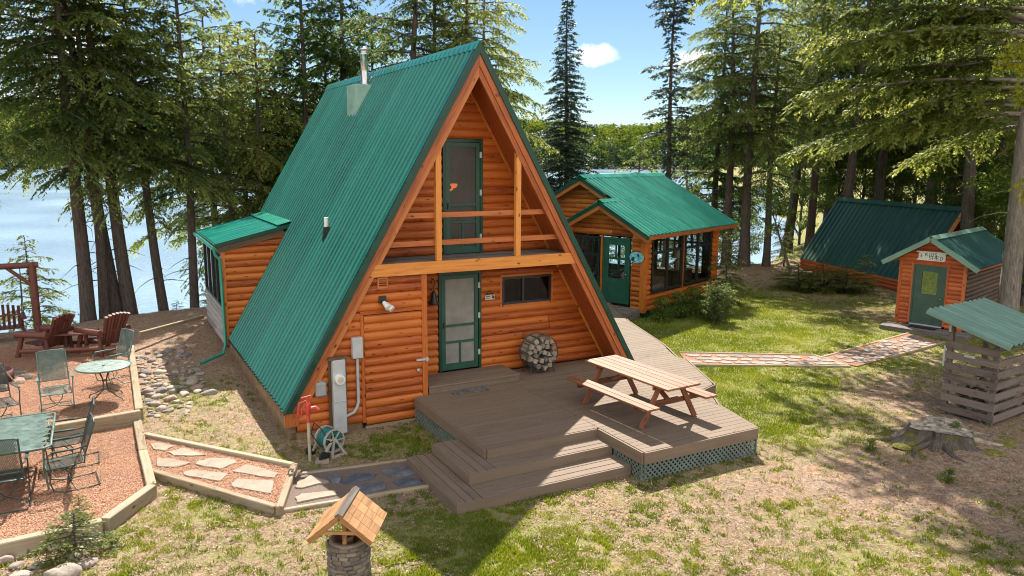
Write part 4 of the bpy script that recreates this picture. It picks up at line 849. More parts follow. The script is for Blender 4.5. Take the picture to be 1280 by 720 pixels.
def rocking(u,v,rz,label):
    r=local_thing('rocking_chair',label,'chair',u,v,rz,'rocking chairs in the sunroom')
    part('seat',M['furn'],r,lambda b:b.box((0,0,.42),(.5,.48,.04)))
    part('backrest',M['furn'],r,lambda b:[b.bar((x,.22,.44),(x,.40,1.15),.05,.02) for x in(-.2,-.1,0,.1,.2)]+[b.bar((-.26,.40,1.15),(.26,.40,1.15),.03,.10)])
    for sx in(-1,1):
        part('armrest',M['furn'],r,lambda b:(b.bar((sx*.27,-.25,.65),(sx*.27,.28,.65),.07,.03),b.bar((sx*.27,-.2,.1),(sx*.27,-.2,.65),.04,.04),b.bar((sx*.25,.22,.1),(sx*.25,.28,.66),.04,.04)))
        part('rocker',M['furn'],r,lambda b:b.tube([(sx*.25,-.45,.10),(sx*.25,-.2,.04),(sx*.25,.1,.03),(sx*.25,.4,.07),(sx*.25,.6,.15)],.02,6))
rocking(1.6,2.3,R(60),'dark slatted rocking chair seen through the sunroom door'); rocking(1.5,3.6,R(100),'dark slatted rocking chair seen through the sunroom porch window')

# ------------------------------------------------------------------ small red log shed
HA=math.atan2(.263,.965)
shed=thing('log_shed','small red log shed with grey-green door and gable roof beside the big pale trunk','shed',(15.36,1.33,0),HA)
# local: u back, v left; front wall from v=0 (left corner) to v=-1.82
s_f=place2(0,0,0,-1); SW_=1.82
def zsh(v): return 2.80-.62*abs(v+SW_/2)+.0
sd_=(.40,1.32,.18,2.0)
b=MB(); log_wall(b,s_f,lambda z:max(.0,SW_/2-(2.78-z)/.62 if z>2.2 else 0),lambda z:min(SW_,SW_/2+(2.78-z)/.62 if z>2.2 else SW_),.12,2.76,[(sd_[0]-.07,sd_[1]+.07,.1,sd_[3]+.07)],course=.135,bulge=.038); b.build('front_wall',M['logred'],shed)
b=MB(); log_wall(b,place2(0,-SW_,1,0),0,4.2,.05,2.2,course=.135); log_wall(b,place2(0,0,-1,0),-4.2,0,.05,2.2,course=.135); log_wall(b,place2(4.2,0,0,1),-SW_,0,.05,2.2,course=.135); b.build('side_wall',M['logdark'],shed)  # shade of these walls is put into the darker log colour
part('corner_board',M['logred'],shed,lambda b:(b.box2((-.05,-.06,.05),(.03,.04,2.2)),b.box2((-.05,-SW_-.04,.05),(.03,-SW_+.06,2.2)),frame_rect(b,s_f,sd_[0]-.07,sd_[1]+.07,sd_[2],sd_[3]+.07,.055,.0,.06,False)))
shd=part('door',M['sheddoor'],shed,lambda b:(frame_rect(b,s_f,sd_[0]-.015,sd_[1]+.015,sd_[2],sd_[3]+.015,.05,-.02,.05,False),rect_in(b,s_f,sd_[0]+.04,.64,sd_[2],1.98,-.01,.03),rect_in(b,s_f,1.08,sd_[1]-.04,sd_[2],1.98,-.01,.03),rect_in(b,s_f,.64,1.08,sd_[2],1.12,-.01,.029),rect_in(b,s_f,.64,1.08,1.82,1.98,-.01,.029)))
part('pane',glassmat('door_window',(.8,.9,.6),.10,.15),shd,lambda b:sheet_in(b,s_f,.63,1.09,1.1,1.84,.012))
part('painted_reflection',plain('lawn_reflection_paint',(.40,.46,.12),.5,dirt=.4,scale=12),shd,lambda b:sheet_in(b,s_f,.63,1.09,1.1,1.84,-.005))  # yellow-green sheet behind the pane paints in the lawn's reflection
part('knob',M['brass'],shd,lambda b:b.lathe([(0,0),(.03,.01),(.03,.05),(0,.06)],10,(-.06,-1.22,.98)))
part('threshold',M['grey'],shd,lambda b:rect_in(b,s_f,sd_[0],sd_[1],.14,.178,.0,.09))
nsl=Vector((0,.62,1)).normalized(); nsr=Vector((0,-.62,1)).normalized()
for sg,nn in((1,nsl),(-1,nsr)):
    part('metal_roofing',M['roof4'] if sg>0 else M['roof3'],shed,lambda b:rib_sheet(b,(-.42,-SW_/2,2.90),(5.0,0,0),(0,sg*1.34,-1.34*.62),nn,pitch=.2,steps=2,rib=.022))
part('ridge_cap',M['roof4'],shed,lambda b:b.poly([(-.44,-SW_/2-.16,2.85),(-.44,-SW_/2,2.95),(-.44,-SW_/2+.16,2.85),(-.44,-SW_/2,2.92)],(5.05,0,0)))
part('rake_trim',M['roof4'],shed,lambda b:[b.bar((-.43,-SW_/2,2.85),(-.43,-SW_/2+sg*1.34,2.85-1.34*.62),.03,.14) for sg in(-1,1)])
part('soffit',M['logred'],shed,lambda b:[b.poly([(-.41,-SW_/2,2.84),(-.41,-SW_/2+sg*1.3,2.84-1.3*.62),(-.41,-SW_/2+sg*1.3,2.80-1.3*.62),(-.41,-SW_/2,2.80)],(4.95,0,0)) for sg in(-1,1)])
sh2=lambda u,v:(15.36+u*math.cos(HA)-v*math.sin(HA),1.33+u*math.sin(HA)+v*math.cos(HA))
sg=thing('shed_sign','small whitewashed board sign lettered KIDS SHED above the shed door','sign',(*sh2(-.07,-.86),2.32),HA)
part('board',M['white'],sg,lambda b:(b.box2((-.02,-.40,-.13),(0,.36,.11)),b.box2((-.022,-.44,.08),(.0,.42,.12)),b.box2((-.021,-.38,-.155),(0,.40,-.115))))
def letter_part(txt,w,h,y,z,parent):
    # letters as strokes on a 4 x 6 grid
    S={'K':[((0,0),(0,6)),((3,6),(0,2.6)),((1,3.4),(3,0))],'I':[((1.5,0),(1.5,6))],'D':[((0,0),(0,6)),((0,6),(2,6)),((2,6),(3,4)),((3,4),(3,2)),((3,2),(2,0)),((2,0),(0,0))],'S':[((3,5.6),(2,6)),((2,6),(.5,5.6)),((.5,5.6),(.3,4)),((.3,4),(2.7,2.4)),((2.7,2.4),(2.6,.6)),((2.6,.6),(1,0)),((1,0),(0,.5))],'H':[((0,0),(0,6)),((3,0),(3,6)),((0,3),(3,3))],'E':[((0,0),(0,6)),((0,6),(3,6)),((0,3),(2.4,3)),((0,0),(3,0))]}
    b=MB(); adv=w/len(txt); cw=adv*.68/3; chh=h/6
    for i,c in enumerate(txt):
        for (a0,a1),(c0,c1) in S[c]:
            ya=y-(i*adv+a0*cw); yb=y-(i*adv+c0*cw)
            b.bar((-.024,ya,z+a1*chh),(-.024,yb,z+c1*chh),.014,.004,upv=(1,0,0))
    b.build('lettering',M['ink'],parent)
letter_part('KIDS',.34,.10,.16,-.02,sg); letter_part('SHED',.42,.10,.06,-.115,sg); part('candle_mark',M['ink'],sg,lambda b:b.box((-.024,.28,-.03),(.004,.02,.09)))
sp=thing('shed_platform','low weathered plank platform before the red shed door','platform',(*sh2(-.40,-.95),0),HA)
part('boards',M['deckgrey'],sp,lambda b:[b.box2((-.45+.15*i,-1.25,.09),(-.45+.15*i+.142,1.15,.125)) for i in range(5)]); part('frame',M['shelter'],sp,lambda b:(b.box2((-.44,-1.24,-.1),(.3,1.14,.088))))
tag(MB().box((0,0,0),(.42,.75,.015)).build('shed_mat',M['black'],None,(*sh2(-.30,-.9),.135)),'black mat on the shed platform','doormat').rotation_euler[2]=HA

# ------------------------------------------------------------------ long low A-frame at the back
A2=math.atan2(.27,-.963)   # local x = along ridge, to the right in the photograph
o2=Vector((22.95,11.75)); r_dir=Vector((-.27,-.963)).normalized(); b_dir=Vector((.963,-.27)).normalized()
back=thing('low_a_frame','long low A-frame with dark green roof sweeping down to a red log sill','cabin',(o2.x,o2.y,0),math.atan2(r_dir.y,r_dir.x))
# local: x along r_dir, +y = left of r_dir = toward back?  left of r_dir is (-r.y, r.x) = (.963,-.27) = b_dir
hw,zt,ze,LB=1.85,3.35,.48,7.6
nA=Vector((0,-(zt-ze),hw)).normalized(); nB=Vector((0,(zt-ze),hw)).normalized()
part('metal_roofing',M['roof3'],back,lambda b:rib_sheet(b,(-.1,hw,zt),(LB+.1,0,0),(0,-hw,-(zt-ze)),nA,pitch=.3,steps=3,rib=.02))
part('metal_roofing',M['roof3'],back,lambda b:rib_sheet(b,(-.1,hw,zt),(LB+.1,0,0),(0,hw,-(zt-ze)),nB,pitch=.3,steps=3,rib=.02))
part('ridge_cap',M['roof3'],back,lambda b:b.poly([(-.12,hw-.15,zt-.12),(-.12,hw,zt+.06),(-.12,hw+.15,zt-.12),(-.12,hw,zt+.03)],(LB+.16,0,0)))
part('roof_deck',M['soffit'],back,lambda b:[b.poly([(0,hw,zt-.03),(0,hw+sg*hw,ze-.03),(0,hw+sg*(hw-.1),ze-.03),(0,hw,zt-.18)],(LB-.03,0,0)) for sg in(-1,1)])
part('rake_board',M['beam'],back,lambda b:[b.bar((LB,hw,zt-.10),(LB,hw+sg*hw,ze-.10),.05,.14) for sg in(-1,1)])
b=MB(); log_wall(b,place2(0,.04,1,0),0,LB-.5,-.12,.50,course=.155,bulge=.05); log_wall(b,place2(0,2*hw-.04,-1,0),-LB+.5,0,-.12,.5); b.build('sill_logs',M['logred'],back)
b=MB(); log_wall(b,place2(LB-1.1,hw,0,1),lambda z:-hw*(zt-.15-z)/(zt-ze),lambda z:hw*(zt-.15-z)/(zt-ze),.4,3.1); log_wall(b,place2(.1,hw,0,-1),lambda z:-hw*(zt-.15-z)/(zt-ze),lambda z:hw*(zt-.15-z)/(zt-ze),.4,3.1); b.build('gable_wall',M['logred'],back)

# ------------------------------------------------------------------ slatted wood shelter
WA=math.atan2(-5.55+4.70,8.46-8.29)
shel=thing('wood_shelter','slatted grey wood shelter with faded green lean-to roof at the right edge','shelter',(8.45,-5.57,0),R(5))
# local: x right, y back; front-left post at origin
PW=.09
for (x,y,h) in((0,0,1.62),(0,.88,2.02),(1.5,0,1.62),(1.5,.88,2.02)): part('post',M['shelter'],shel,lambda b:b.box2((x,y,-.2),(x+PW,y+PW,h)))
for k in range(7):
    z=.10+.222*k
    part('slat',M['shelter'],shel,lambda b:b.bar((-.022,-.04,z+.07),(-.022,.98,z+.07+random.uniform(-.006,.006)),.03,.145))
    part('slat',M['shelter'],shel,lambda b:b.bar((-.036,-.022,z+.07),(1.62,-.022,z+.07+random.uniform(-.006,.006)),.03,.145)) if k!=6 else None
part('top_rail',M['shelter'],shel,lambda b:(b.bar((-.03,.03,1.57),(1.62,.03,1.57),.05,.10),b.bar((-.03,.92,1.98),(1.62,.92,1.98),.05,.10),b.bar((.04,.0,1.60),(.04,.95,2.0),.05,.07)))
part('floor',M['shelter'],shel,lambda b:[b.box2((0,.1+.15*i,.0),(1.6,.1+.15*i+.14,.04)) for i in range(6)])
nw=Vector((0,-.27,1)).normalized()
part('metal_roofing',M['roof4'],shel,lambda b:rib_sheet(b,(-.30,1.30,2.17),(2.4,0,0),(0,-1.62,-.44),nw,pitch=.2,steps=3,rib=.045,wide=.085))
part('roof_edge',M['roof4'],shel,lambda b:b.bar((-.30,1.30,2.135),(-.30,-.32,1.695),.02,.07))
part('latch_plate',M['grey'],shel,lambda b:b.box((-.045,.50,1.335),(.02,.20,.05)))
part('hook_strap',M['grey'],shel,lambda b:(b.box((-.03,.93,1.83),(.02,.05,.14)),b.box((-.05,.99,1.25),(.02,.03,.42))))
pts=[]
for _ in range(900):
    p=(random.uniform(.14,.80),random.uniform(.1,.85))
    if all((p[0]-q[0])**2+(p[1]-q[1])**2>.115**2 for q in pts): pts.append(p)
c5,s5=math.cos(R(5)),math.sin(R(5))
for y,z in pts:
    n=random.choice((3,4,4,5)); r=.068; a0=random.uniform(0,6.28); L=random.uniform(.55,.7); x0=random.choice((.12,.80))+random.uniform(-.03,.03)
    P=[(0,r*math.cos(a0+6.283*k/n)*random.uniform(.85,1.15),r*math.sin(a0+6.283*k/n)*random.uniform(.85,1.15)) for k in range(n)]
    o=MB().poly(P,(L,0,0)).build('firewood_log',M['firewood'],None,(8.45+x0*c5-y*s5,-5.57+x0*s5+y*c5,z)); o.rotation_euler[2]=R(5)
    tag(o,'firewood piece stacked behind the slats of the grey wood shelter','log','firewood inside the shelter')

# ------------------------------------------------------------------ wishing well
WX,WY=-4.38,-5.50
well=thing('wishing_well','small ornamental stone wishing well with a cedar shingled roof','wishing well',(WX,WY,0),R(-32))
def wstones(b):
    r=.215
    for k in range(15):
        n=13; off=random.random()
        for j in range(n):
            a=2*math.pi*(j+off+random.uniform(-.15,.15))/n; z=.03+k*.052+random.uniform(-.006,.006); ww=2*math.pi*r/n*random.uniform(.8,1.25)
            X=Vector((-math.sin(a),math.cos(a),random.uniform(-.12,.12))).normalized(); Y=Vector((math.cos(a),math.sin(a),0)); Z=X.cross(Y)
            b.frame((r*math.cos(a)*random.uniform(.96,1.03),r*math.sin(a)*random.uniform(.96,1.03),z),X,Y,Z,ww,.07,.047*random.uniform(.8,1.2),bev=.012)
part('stone_ring',M['wellstone'],well,wstones)
part('mortar_core',M['concrete'],well,lambda b:b.lathe([(.225,-.1),(.222,.80),(.165,.815),(.16,.55),(0,.5)],28))
for y in(-.15,.15): part('post',M['shingle'],well,lambda b:b.box2((-.022,y-.022,.62),(.022,y+.022,1.20)))
part('windlass',M['shingle'],well,lambda b:(b.tube([(0,-.15,.93),(0,.15,.93)],.022,8),b.tube([(0,-.17,.93),(0,-.21,.93),(.0,-.22,.87)],.008,6)))
part('bucket',M['pole'],well,lambda b:(b.lathe([(0,.72),(.045,.72),(.055,.83),(.05,.83),(.04,.74)],12),b.tube([(0,0,.93),(0,0,.84)],.005,5)))
sl=.84
for sx in(-1,1):
    def shing(b):
        for r in range(4):
            for c in range(4):
                y0=-.36+c*.18; t0=r*.25*.36; t1=t0+.25*.36+.02
                P=[(sx*t0,y0+.003,1.25-sl*t0-.004*0+.012*0),(sx*t0,y0+.177,1.25-sl*t0),(sx*t1,y0+.177,1.25-sl*t1+.008),(sx*t1,y0+.003,1.25-sl*t1+.008)]
                b.poly(P,(0,0,.012))
    part('shingled_roof',M['shingle'],well,shing)
part('ridge_board',M['deckgrey'],well,lambda b:[b.bar((sx*.022,-.37,1.262),(sx*.022,.37,1.262),.055,.012,upv=(sx*.6,0,.8)) for sx in(-1,1)])
for y in(-.345,.345): part('gable_board',M['shingle'],well,lambda b:([b.bar((0,y,1.225),(sx*.36,y,1.225-sl*.36),.02,.06) for sx in(-1,1)],b.bar((-.24,y*.98,1.04),(.24,y*.98,1.04),.02,.035)))

# ------------------------------------------------------------------ patio, borders, paths
def pix(px,py,z):
    d=r2*((px-640)/F_PX)-u2*((py-360)/F_PX)+fw; t=(z-CAM.z)/d.z; p=CAM+d*t; return (p.x,p.y)
def slab(name, poly, z, m, h=.4):
    b=MB(); b.poly([(x,y,z-h) for x,y in poly],(0,0,h)); return tag(b.build(name,m),kind='structure')
def mulchmat():
    m,nt,b=mat('red_mulch'); tc=N(nt,'ShaderNodeTexCoord')
    v=N(nt,'ShaderNodeTexVoronoi',ins={'Scale':52.}); n=N(nt,'ShaderNodeTexNoise',ins={'Scale':1.4,'Detail':5.})
    for q in(v,n): nt.links.new(tc.outputs['Object'],q.inputs['Vector'])
    sp=N(nt,'ShaderNodeSeparateColor'); nt.links.new(v.outputs['Color'],sp.inputs[0])
    c=ramp(nt,[(0,(.24,.11,.065)),(.4,(.42,.215,.13)),(.75,(.52,.29,.185)),(1,(.58,.39,.27))],sp.outputs[0])
    k=ramp(nt,[(.3,(.8,.8,.82)),(.7,(1.1,1.05,1.0))],n.outputs[0]); mx=N(nt,'ShaderNodeMix',data_type='RGBA',blend_type='MULTIPLY'); mx.inputs['Factor'].default_value=1
    nt.links.new(c,mx.inputs['A']); nt.links.new(k,mx.inputs['B']); nt.links.new(mx.outputs['Result'],b.inputs['Base Color']); b.inputs['Roughness'].default_value=.95; b.inputs['Specular IOR Level'].default_value=.15
    bp=N(nt,'ShaderNodeBump',ins={'Strength':1.,'Distance':.03}); nt.links.new(v.outputs['Distance'],bp.inputs['Height']); nt.links.new(bp.outputs[0],b.inputs['Normal']); return m
M['mulch']=mulchmat(); M['gravel']=randmat('brown_gravel',[(0,(.2,.15,.12)),(1,(.3,.22,.17))],.95,scale=60,speck=.7,bump=1.)
lowpoly=[(-14,-2.9),(-8.1,-2.37),(-6.92,-2.28),(-6.26,-1.33),(-6.28,2.02),(-7.7,1.83),(-14,1.0)]
uppoly=[(-14,1.05),(-7.7,1.88),(-6.28,2.07),(-6.2,5.6),(-6.17,7.8),(-7.2,9.3),(-14,9.6)]
slab('lower_patio',lowpoly,.12,M['mulch']); slab('upper_patio',uppoly,.30,M['mulch'])
def timbers(name,label,segs,h=.15,w=.14,parts=True):
    t=thing(name,label,'timber edging',(*segs[0][0][:2],0))
    o=Vector((*segs[0][0][:2],0))
    for p,q,z,hh in segs: part('timber',M['timber'],t,lambda b:b.bar(Vector((p[0],p[1],z-hh/2))-o,Vector((q[0],q[1],z-hh/2))-o,w,hh,bev=.012))
    return t
timbers('timber_edging','pale squared timbers edging the lower red mulch patio with a clipped front corner',[((-9.6,-2.52),(-6.93,-2.30),.215,.34),((-6.90,-2.28),(-6.24,-1.36),.215,.34),((-6.245,-1.33),(-6.28,.25),.212,.30),((-6.28,.26),(-6.285,1.95),.213,.30)])
timbers('timber_edging','split timber riser between the lower and upper mulch patio',[((-10.5,1.45),(-7.72,1.87),.365,.28),((-7.70,1.875),(-6.22,2.06),.367,.30)])
timbers('timber_edging','long sunlit timber along the rubble strip beside the round green table',[((-6.235,2.16),(-6.19,5.55),.37,.26),((-6.19,5.56),(-6.15,7.75),.372,.26)])
timbers('timber_edging','thin timber running up the bare bank behind the red log seat',[((-5.9,8.7),(-4.1,10.3),.50,.10)],w=.09)
p1=[pix(182,545,.06),pix(365,578,.06),pix(348,640,.06),pix(188,588,.06)]
p2=[pix(368,588,.03),pix(520,573,.03),pix(541,605,.03),pix(350,636,.03)]
slab('flagstone_path',p1,.065,M['mulch']); slab('gravel_path',p2,.035,M['gravel'])
timbers('timber_edging','raised timber frame around the pale flagstone path with red mulch',[((*pix(181,543,.1),),(*pix(366,581,.1),),.13,.18),((*pix(187,588,.1),),(*pix(345,634,.1),),.13,.22),((*pix(368,580,.12),),(*pix(349,635,.12),),.142,.24)],w=.11)
timbers('timber_edging','low timber strips along the shaded gravel path with dark slates',[((*pix(372,592,.05),),(*pix(519,573,.05),),.06,.1),((*pix(353,637,.05),),(*pix(541,606,.05),),.06,.1)],w=.08)
def stone_poly(pts, z, h, m, name, label, cat, group):
    c=(sum(p[0] for p in pts)/len(pts),sum(p[1] for p in pts)/len(pts)); q=[]
    for a,b_ in zip(pts,pts[1:]+pts[:1]):
        a=Vector(a);b_=Vector(b_); q+= [a.lerp(b_,.06),a.lerp(b_,.5)+Vector((random.uniform(-.02,.02),random.uniform(-.02,.02))),a.lerp(b_,.94)]
    ar=sum(q[i-1].x*q[i].y-q[i].x*q[i-1].y for i in range(len(q)))
    if ar<0: q.reverse()
    q=[(p.x-c[0],p.y-c[1],0) for p in q]; b=MB(); n=len(q)
    V=[(x,y,-.03) for x,y,_ in q]+[(x,y,h*.7) for x,y,_ in q]+[(x*.96,y*.96,h) for x,y,_ in q]
    b.add(V,[tuple(range(2*n,3*n))]+[(i,(i+1)%n,n+(i+1)%n,n+i) for i in range(n)]+[(n+i,n+(i+1)%n,2*n+(i+1)%n,2*n+i) for i in range(n)],pr=0)
    return tag(b.build(name,m,None,(c[0],c[1],z)),label,cat,group)
CS=lambda L,s,ox,oy:[(ox+x/s,oy+y/s) for x,y in L]
flags=[([(562,225),(600,220),(655,232),(620,250),(575,245)],'smallest pale flagstone at the patio end of the upper row'),
 ([(628,255),(690,240),(775,265),(720,270),(650,268)],'slim pale flagstone second from the patio in the upper row'),
 ([(588,278),(650,280),(715,295),(660,312),(588,310)],'square-ended pale flagstone nearest the patio in the lower row'),
 ([(735,290),(790,278),(860,278),(890,293),(830,318),(770,310),(732,300)],'six-sided pale flagstone in the middle of the upper row'),
 ([(685,330),(720,322),(855,335),(825,365),(700,345)],'long pale flagstone in the middle of the lower row'),
 ([(868,328),(925,300),(1045,335),(1030,352),(940,340)],'pointed pale flagstone at the house end of the upper row'),
 ([(865,375),(890,355),(1028,362),(1015,412),(870,385)],'largest pale flagstone by the end timber of the lower row')]
for L,lab in flags: stone_poly([pix(*q,.08) for q in CS(L,3,0,480)],.066,.022,M['flag'],'flagstone',lab,'flagstone','pale flagstones in the timber framed path')
for L,lab in (([(30,320),(40,300),(100,265),(190,295),(60,325)],'pale flagstone just past the end timber on the hydrant side'),([(30,365),(60,350),(215,335),(220,355),(40,390)],'pale flagstone just past the end timber on the wishing well side')):
    stone_poly([pix(*q,.05) for q in CS(L,3.6,360,520)],.036,.022,M['flag'],'flagstone',lab,'flagstone','pale flagstones in the timber framed path')
for q_,(L,lab) in enumerate((([(240,290),(310,255),(400,262),(380,280),(300,300),(250,305)],'dark slate farthest from the deck steps, house side'),([(420,245),(500,228),(560,230),(590,255),(530,270),(450,268)],'large dark slate nearest the deck on the house side'),([(310,325),(350,300),(430,295),(440,325),(370,345),(320,345)],'grey slate in the shade on the wishing well side'),([(470,295),(540,275),(600,285),(600,300),(500,315)],'slim dark slate beside the lowest deck step'),([(170,270),(215,262),(238,270),(232,300),(200,300)],'cracked grey slate at the edge of the sunlight'))):
    stone_poly([pix(*q,.05) for q in CS(L,3.6,360,520)],.036+.004*(q_==4),.02,M['slate'],'slate',lab,'paving slate','dark slates in the gravel path')
pa=[(6.25,.65),(9.78,-1.33),(9.89,-.14),(6.83,1.72)]; pb=[(9.71,-.42),(9.95,-1.40),(11.45,-1.22),(14.43,-.84),(14.54,.35)]
slab('stone_path',pa,.03,M['mulch'],.3); slab('stone_path',pb,.034,M['mulch'],.3)
timbers('timber_edging','pale thin timber edging both sides of the stone path across the right lawn',[(pa[3],pa[2],.055,.1),(pa[0],pa[1],.055,.1),(pb[0],pb[4],.058,.1),(pb[2],pb[3],.058,.1),(pa[2],pa[1],.05,.08)],w=.07)
def inside(p,poly):
    s=False
    for a,b in zip(poly,poly[1:]+poly[:1]):
        if (a[1]>p[1])!=(b[1]>p[1]) and p[0]<(b[0]-a[0])*(p[1]-a[1])/(b[1]-a[1])+a[0]: s=not s
    return s
def shrink(poly,f):
    c=Vector((sum(p[0] for p in poly),sum(p[1] for p in poly)))/len(poly); return [tuple(c+(Vector(p)-c)*f) for p in poly]
for poly,zz,ang in((pa,.031,math.atan2(-1.9,3.2)),(pb,.035,.15)):
    sp_=shrink(poly,.93); e=Vector((math.cos(ang),math.sin(ang)));n=Vector((-e.y,e.x)); o=Vector(poly[0])
    for i in range(-3,22):
        for j in range(-5,8):
            c=o+e*(i*.40+(j%2)*.2+random.uniform(-.05,.05))+n*(j*.30+random.uniform(-.04,.04))
            if not inside(c,sp_): continue
            k=random.choice((4,5,5,6)); P=[tuple(c+(e*(.21*math.cos(a))+n*(.15*math.sin(a)))*random.uniform(.78,1.12)) for a in [6.283*t/k+.5+random.uniform(-.2,.2) for t in range(k)]]
            stone_poly(P,zz,.016,M['pathstone'],'path_stone','irregular flat paving stone in the timber edged path across the right lawn','paving stone','paving stones across the right lawn')

# rocks: a few shapes, copied
def rockmesh(seed, flat=.65):
    r=np.random.default_rng(seed); import bmesh
    bm=bmesh.new(); bmesh.ops.create_icosphere(bm,subdivisions=3,radius=1)
    pl=[(Vector(r.normal(size=3)).normalized(),r.uniform(.55,.9)) for _ in range(9)]
    for v in bm.verts:
        c=v.co.copy()
        for n,d in pl:
            t=c.dot(n)
            if t>d: c-=n*(t-d)*.85
        c*=1+.05*math.sin(5*c.x+seed)*math.sin(6*c.y+2*seed)
        v.co=Vector((c.x,c.y*.8,c.z*flat))
    me=bpy.data.meshes.new('rock'); bm.to_mesh(me); bm.free(); me.materials.append(M['stone']); me.polygons.foreach_set('use_smooth',[True]*len(me.polygons))
    return me
RM=[rockmesh(s,f) for s,f in((1,.6),(2,.75),(3,.5),(4,.7),(5,.62))]
def rock(x,y,s,label,group,z=None,k=None):
    o=link('rock',RM[random.randrange(5) if k is None else k]); o.location=(x,y,(gzs(x,y) if z is None else z)+s*.06); o.scale=(s*1.1,s*random.uniform(.85,1.2),s*random.uniform(.65,.95)); o.rotation_euler=(random.uniform(-.2,.2),random.uniform(-.2,.2),random.uniform(0,6.28)); return tag(o,label,'rock',group)
rr=[]
for _ in range(4000):
    y=random.uniform(2.5,8.3); x=-6.02+random.random()**1.2*(1.25 if y>3.6 else .8); s=random.choice((.06,.07,.09,.10,.12,.14,.17))
    if all((x-a)**2+(y-b)**2>(.8*(s+c))**2 for a,b,c in rr) and len(rr)<120: rr.append((x,y,s))
for x,y,s in rr: rock(x,y,s,'fieldstone in the rubble strip between the upper patio timber and the A-frame','stones of the rubble strip')
for px,py,s,lab,k in((4,697,.15,'grey boulder at the left frame edge under the patio timber',1),(25,690,.14,'rounded pinkish stone under the patio timber left of the fir sapling',3),(21,703,.10,'small reddish stone below the rounded pinkish one',0),(24,716,.13,'speckled pale stone at the bottom left',2),(45,684,.13,'flat pale stone half hidden behind the fir sapling',2),(68,679,.15,'grey boulder against the patio timber right of the sapling tip',1),(98,673,.13,'dark round boulder tucked under the patio timber',4),(117,675,.14,'tan stone at the clipped corner of the patio timber',3),(96,687,.16,'flat pink stone between dark boulder and slate block',2),(103,702,.17,'angular dark slate block beside the fir sapling',0),(76,714,.22,'large mossy brown boulder under the fir sapling',1),(48,703,.11,'small grey stone beneath the sapling branches',0)):
    x,y=pix(px,py,.05); rock(x,y,s,lab,'stones along the lower patio timber',k=k)
# fire pit
fx,fy=-8.95,5.75
for k in range(9):
    a=6.283*k/9+.2; rock(fx+.62*math.cos(a),fy+.62*math.sin(a),.19,'fire pit stone in the ring at the left frame edge','stones around the fire pit',.30)
fp=thing('fire_ring','rusty steel ring inside the stone fire pit at the left edge','fire ring',(fx,fy,.30)); part('ring',M['cedarred'],fp,lambda b:b.lathe([(.40,0),(.42,.0),(.42,.26),(.40,.26),(.40,0)],24)); part('ash',M['intdark'],fp,lambda b:b.lathe([(.40,.04),(0,.07)],16))
stck=tag(MB().tube([(-8.45,5.3,.31),(-8.78,5.62,.75),(-9.05,5.9,1.15)],.016,6).build('poker_stick',M['pole']),'long thin stick leaning out over the fire pit','stick')

# ------------------------------------------------------------------ metal garden furniture
def mesh_panel(b, P, nu, nv, w=.0085):
    "expanded metal: diagonal flat strips over the bilinear patch P(u,v)"
    for sg in(1,-1):
        n=nu+nv
        for i in range(-nv,nu):
            pts=[]
            for s in range(9):
                v=s/8; u=(i+ (v if sg>0 else 1-v)*nv)/nu
                if -1e-6<=u<=1+1e-6: pts.append(Vector(P(u,v)))
            for a,c in zip(pts,pts[1:]):
                d=(c-a).normalized(); nn=(Vector(P(.6,.5))-Vector(P(.4,.5))).cross(Vector(P(.5,.6))-Vector(P(.5,.4))).normalized(); s_=d.cross(nn)*w/2
                o_=nn*(.002*sg); b.add([a-s_+o_,a+s_+o_,c+s_+o_,c-s_+o_],[(0,1,2,3)])
def garden_chair(m, label, loc, rz, group, hi=1.05, proto=[None]):
    t=thing('garden_chair',label,'chair',loc,rz,group)
    # faces -y locally; seat .5 wide
    seat=lambda u,v:(-.25+.5*u,-.27+.5*v,.42-.02*math.sin(math.pi*v)+.03*(1-v)**3*-1)
    back=lambda u,v:(-.24+.48*u,.25+.16*v,.54+(hi-.56)*v)
    part('seat',m,t,lambda b:(mesh_panel(b,seat,22,22),b.tube([seat(u,v) for u,v in((0,0),(.5,-.02),(1,0),(1,.5),(1,1),(.5,1),(0,1),(0,.5),(0,0))],.010,5)))
    part('backrest',m,t,lambda b:(mesh_panel(b,back,22,24),b.tube([back(u,v) for u,v in((0,0),(0,.5),(0,.93),(.08,1),(.5,1.02),(.92,1),(1,.93),(1,.5),(1,0),(0,0))],.011,5)))
    [part('back_post',m,t,lambda b:b.tube([(sx*.25,.23,.40),(sx*.25,.25,.54),(sx*.245,.42,hi-.02)],.011,6)) for sx in(-1,1)]
    for sx in(-1,1):
        part('armrest',m,t,lambda b:(b.tube([(sx*.26,.30,.68),(sx*.29,.1,.66),(sx*.29,-.18,.66),(sx*.28,-.25,.62),(sx*.27,-.22,.40)],.011,6),b.bar((sx*.29,.1,.675),(sx*.29,-.2,.675),.045,.012)))
        part('leg',m,t,lambda b:b.tube([(sx*.27,-.22,.42),(sx*.27,-.24,.2),(sx*.27,-.20,.05),(sx*.27,-.05,.012),(sx*.27,.30,.012),(sx*.27,.42,.03)],.011,6))
    part('spring',m,t,lambda b:b.tube([(-.12,-.1,.40),(-.1,.05,.22),(0,.02,.10),(.1,.05,.22),(.12,-.1,.40)],.009,6)); part('base_bar',m,t,lambda b:b.tube([(-.27,.1,.012),(0,.02,.10),(.27,.1,.012)],.010,6)); part('base_bar',m,t,lambda b:b.tube([(-.27,.42,.03),(.27,.42,.03)],.009,6))
    return t
g1='wire chairs at the rectangular green table'
garden_chair(M['irondark'],'dark wire spring chair at the long green table, the farther of the facing pair',(-7.36,.40,.12),R(-90),g1)
garden_chair(M['irondark'],'dark wire spring chair nearest the bare mulch, with a patterned seat',(-7.38,-.58,.12),R(-84),g1)
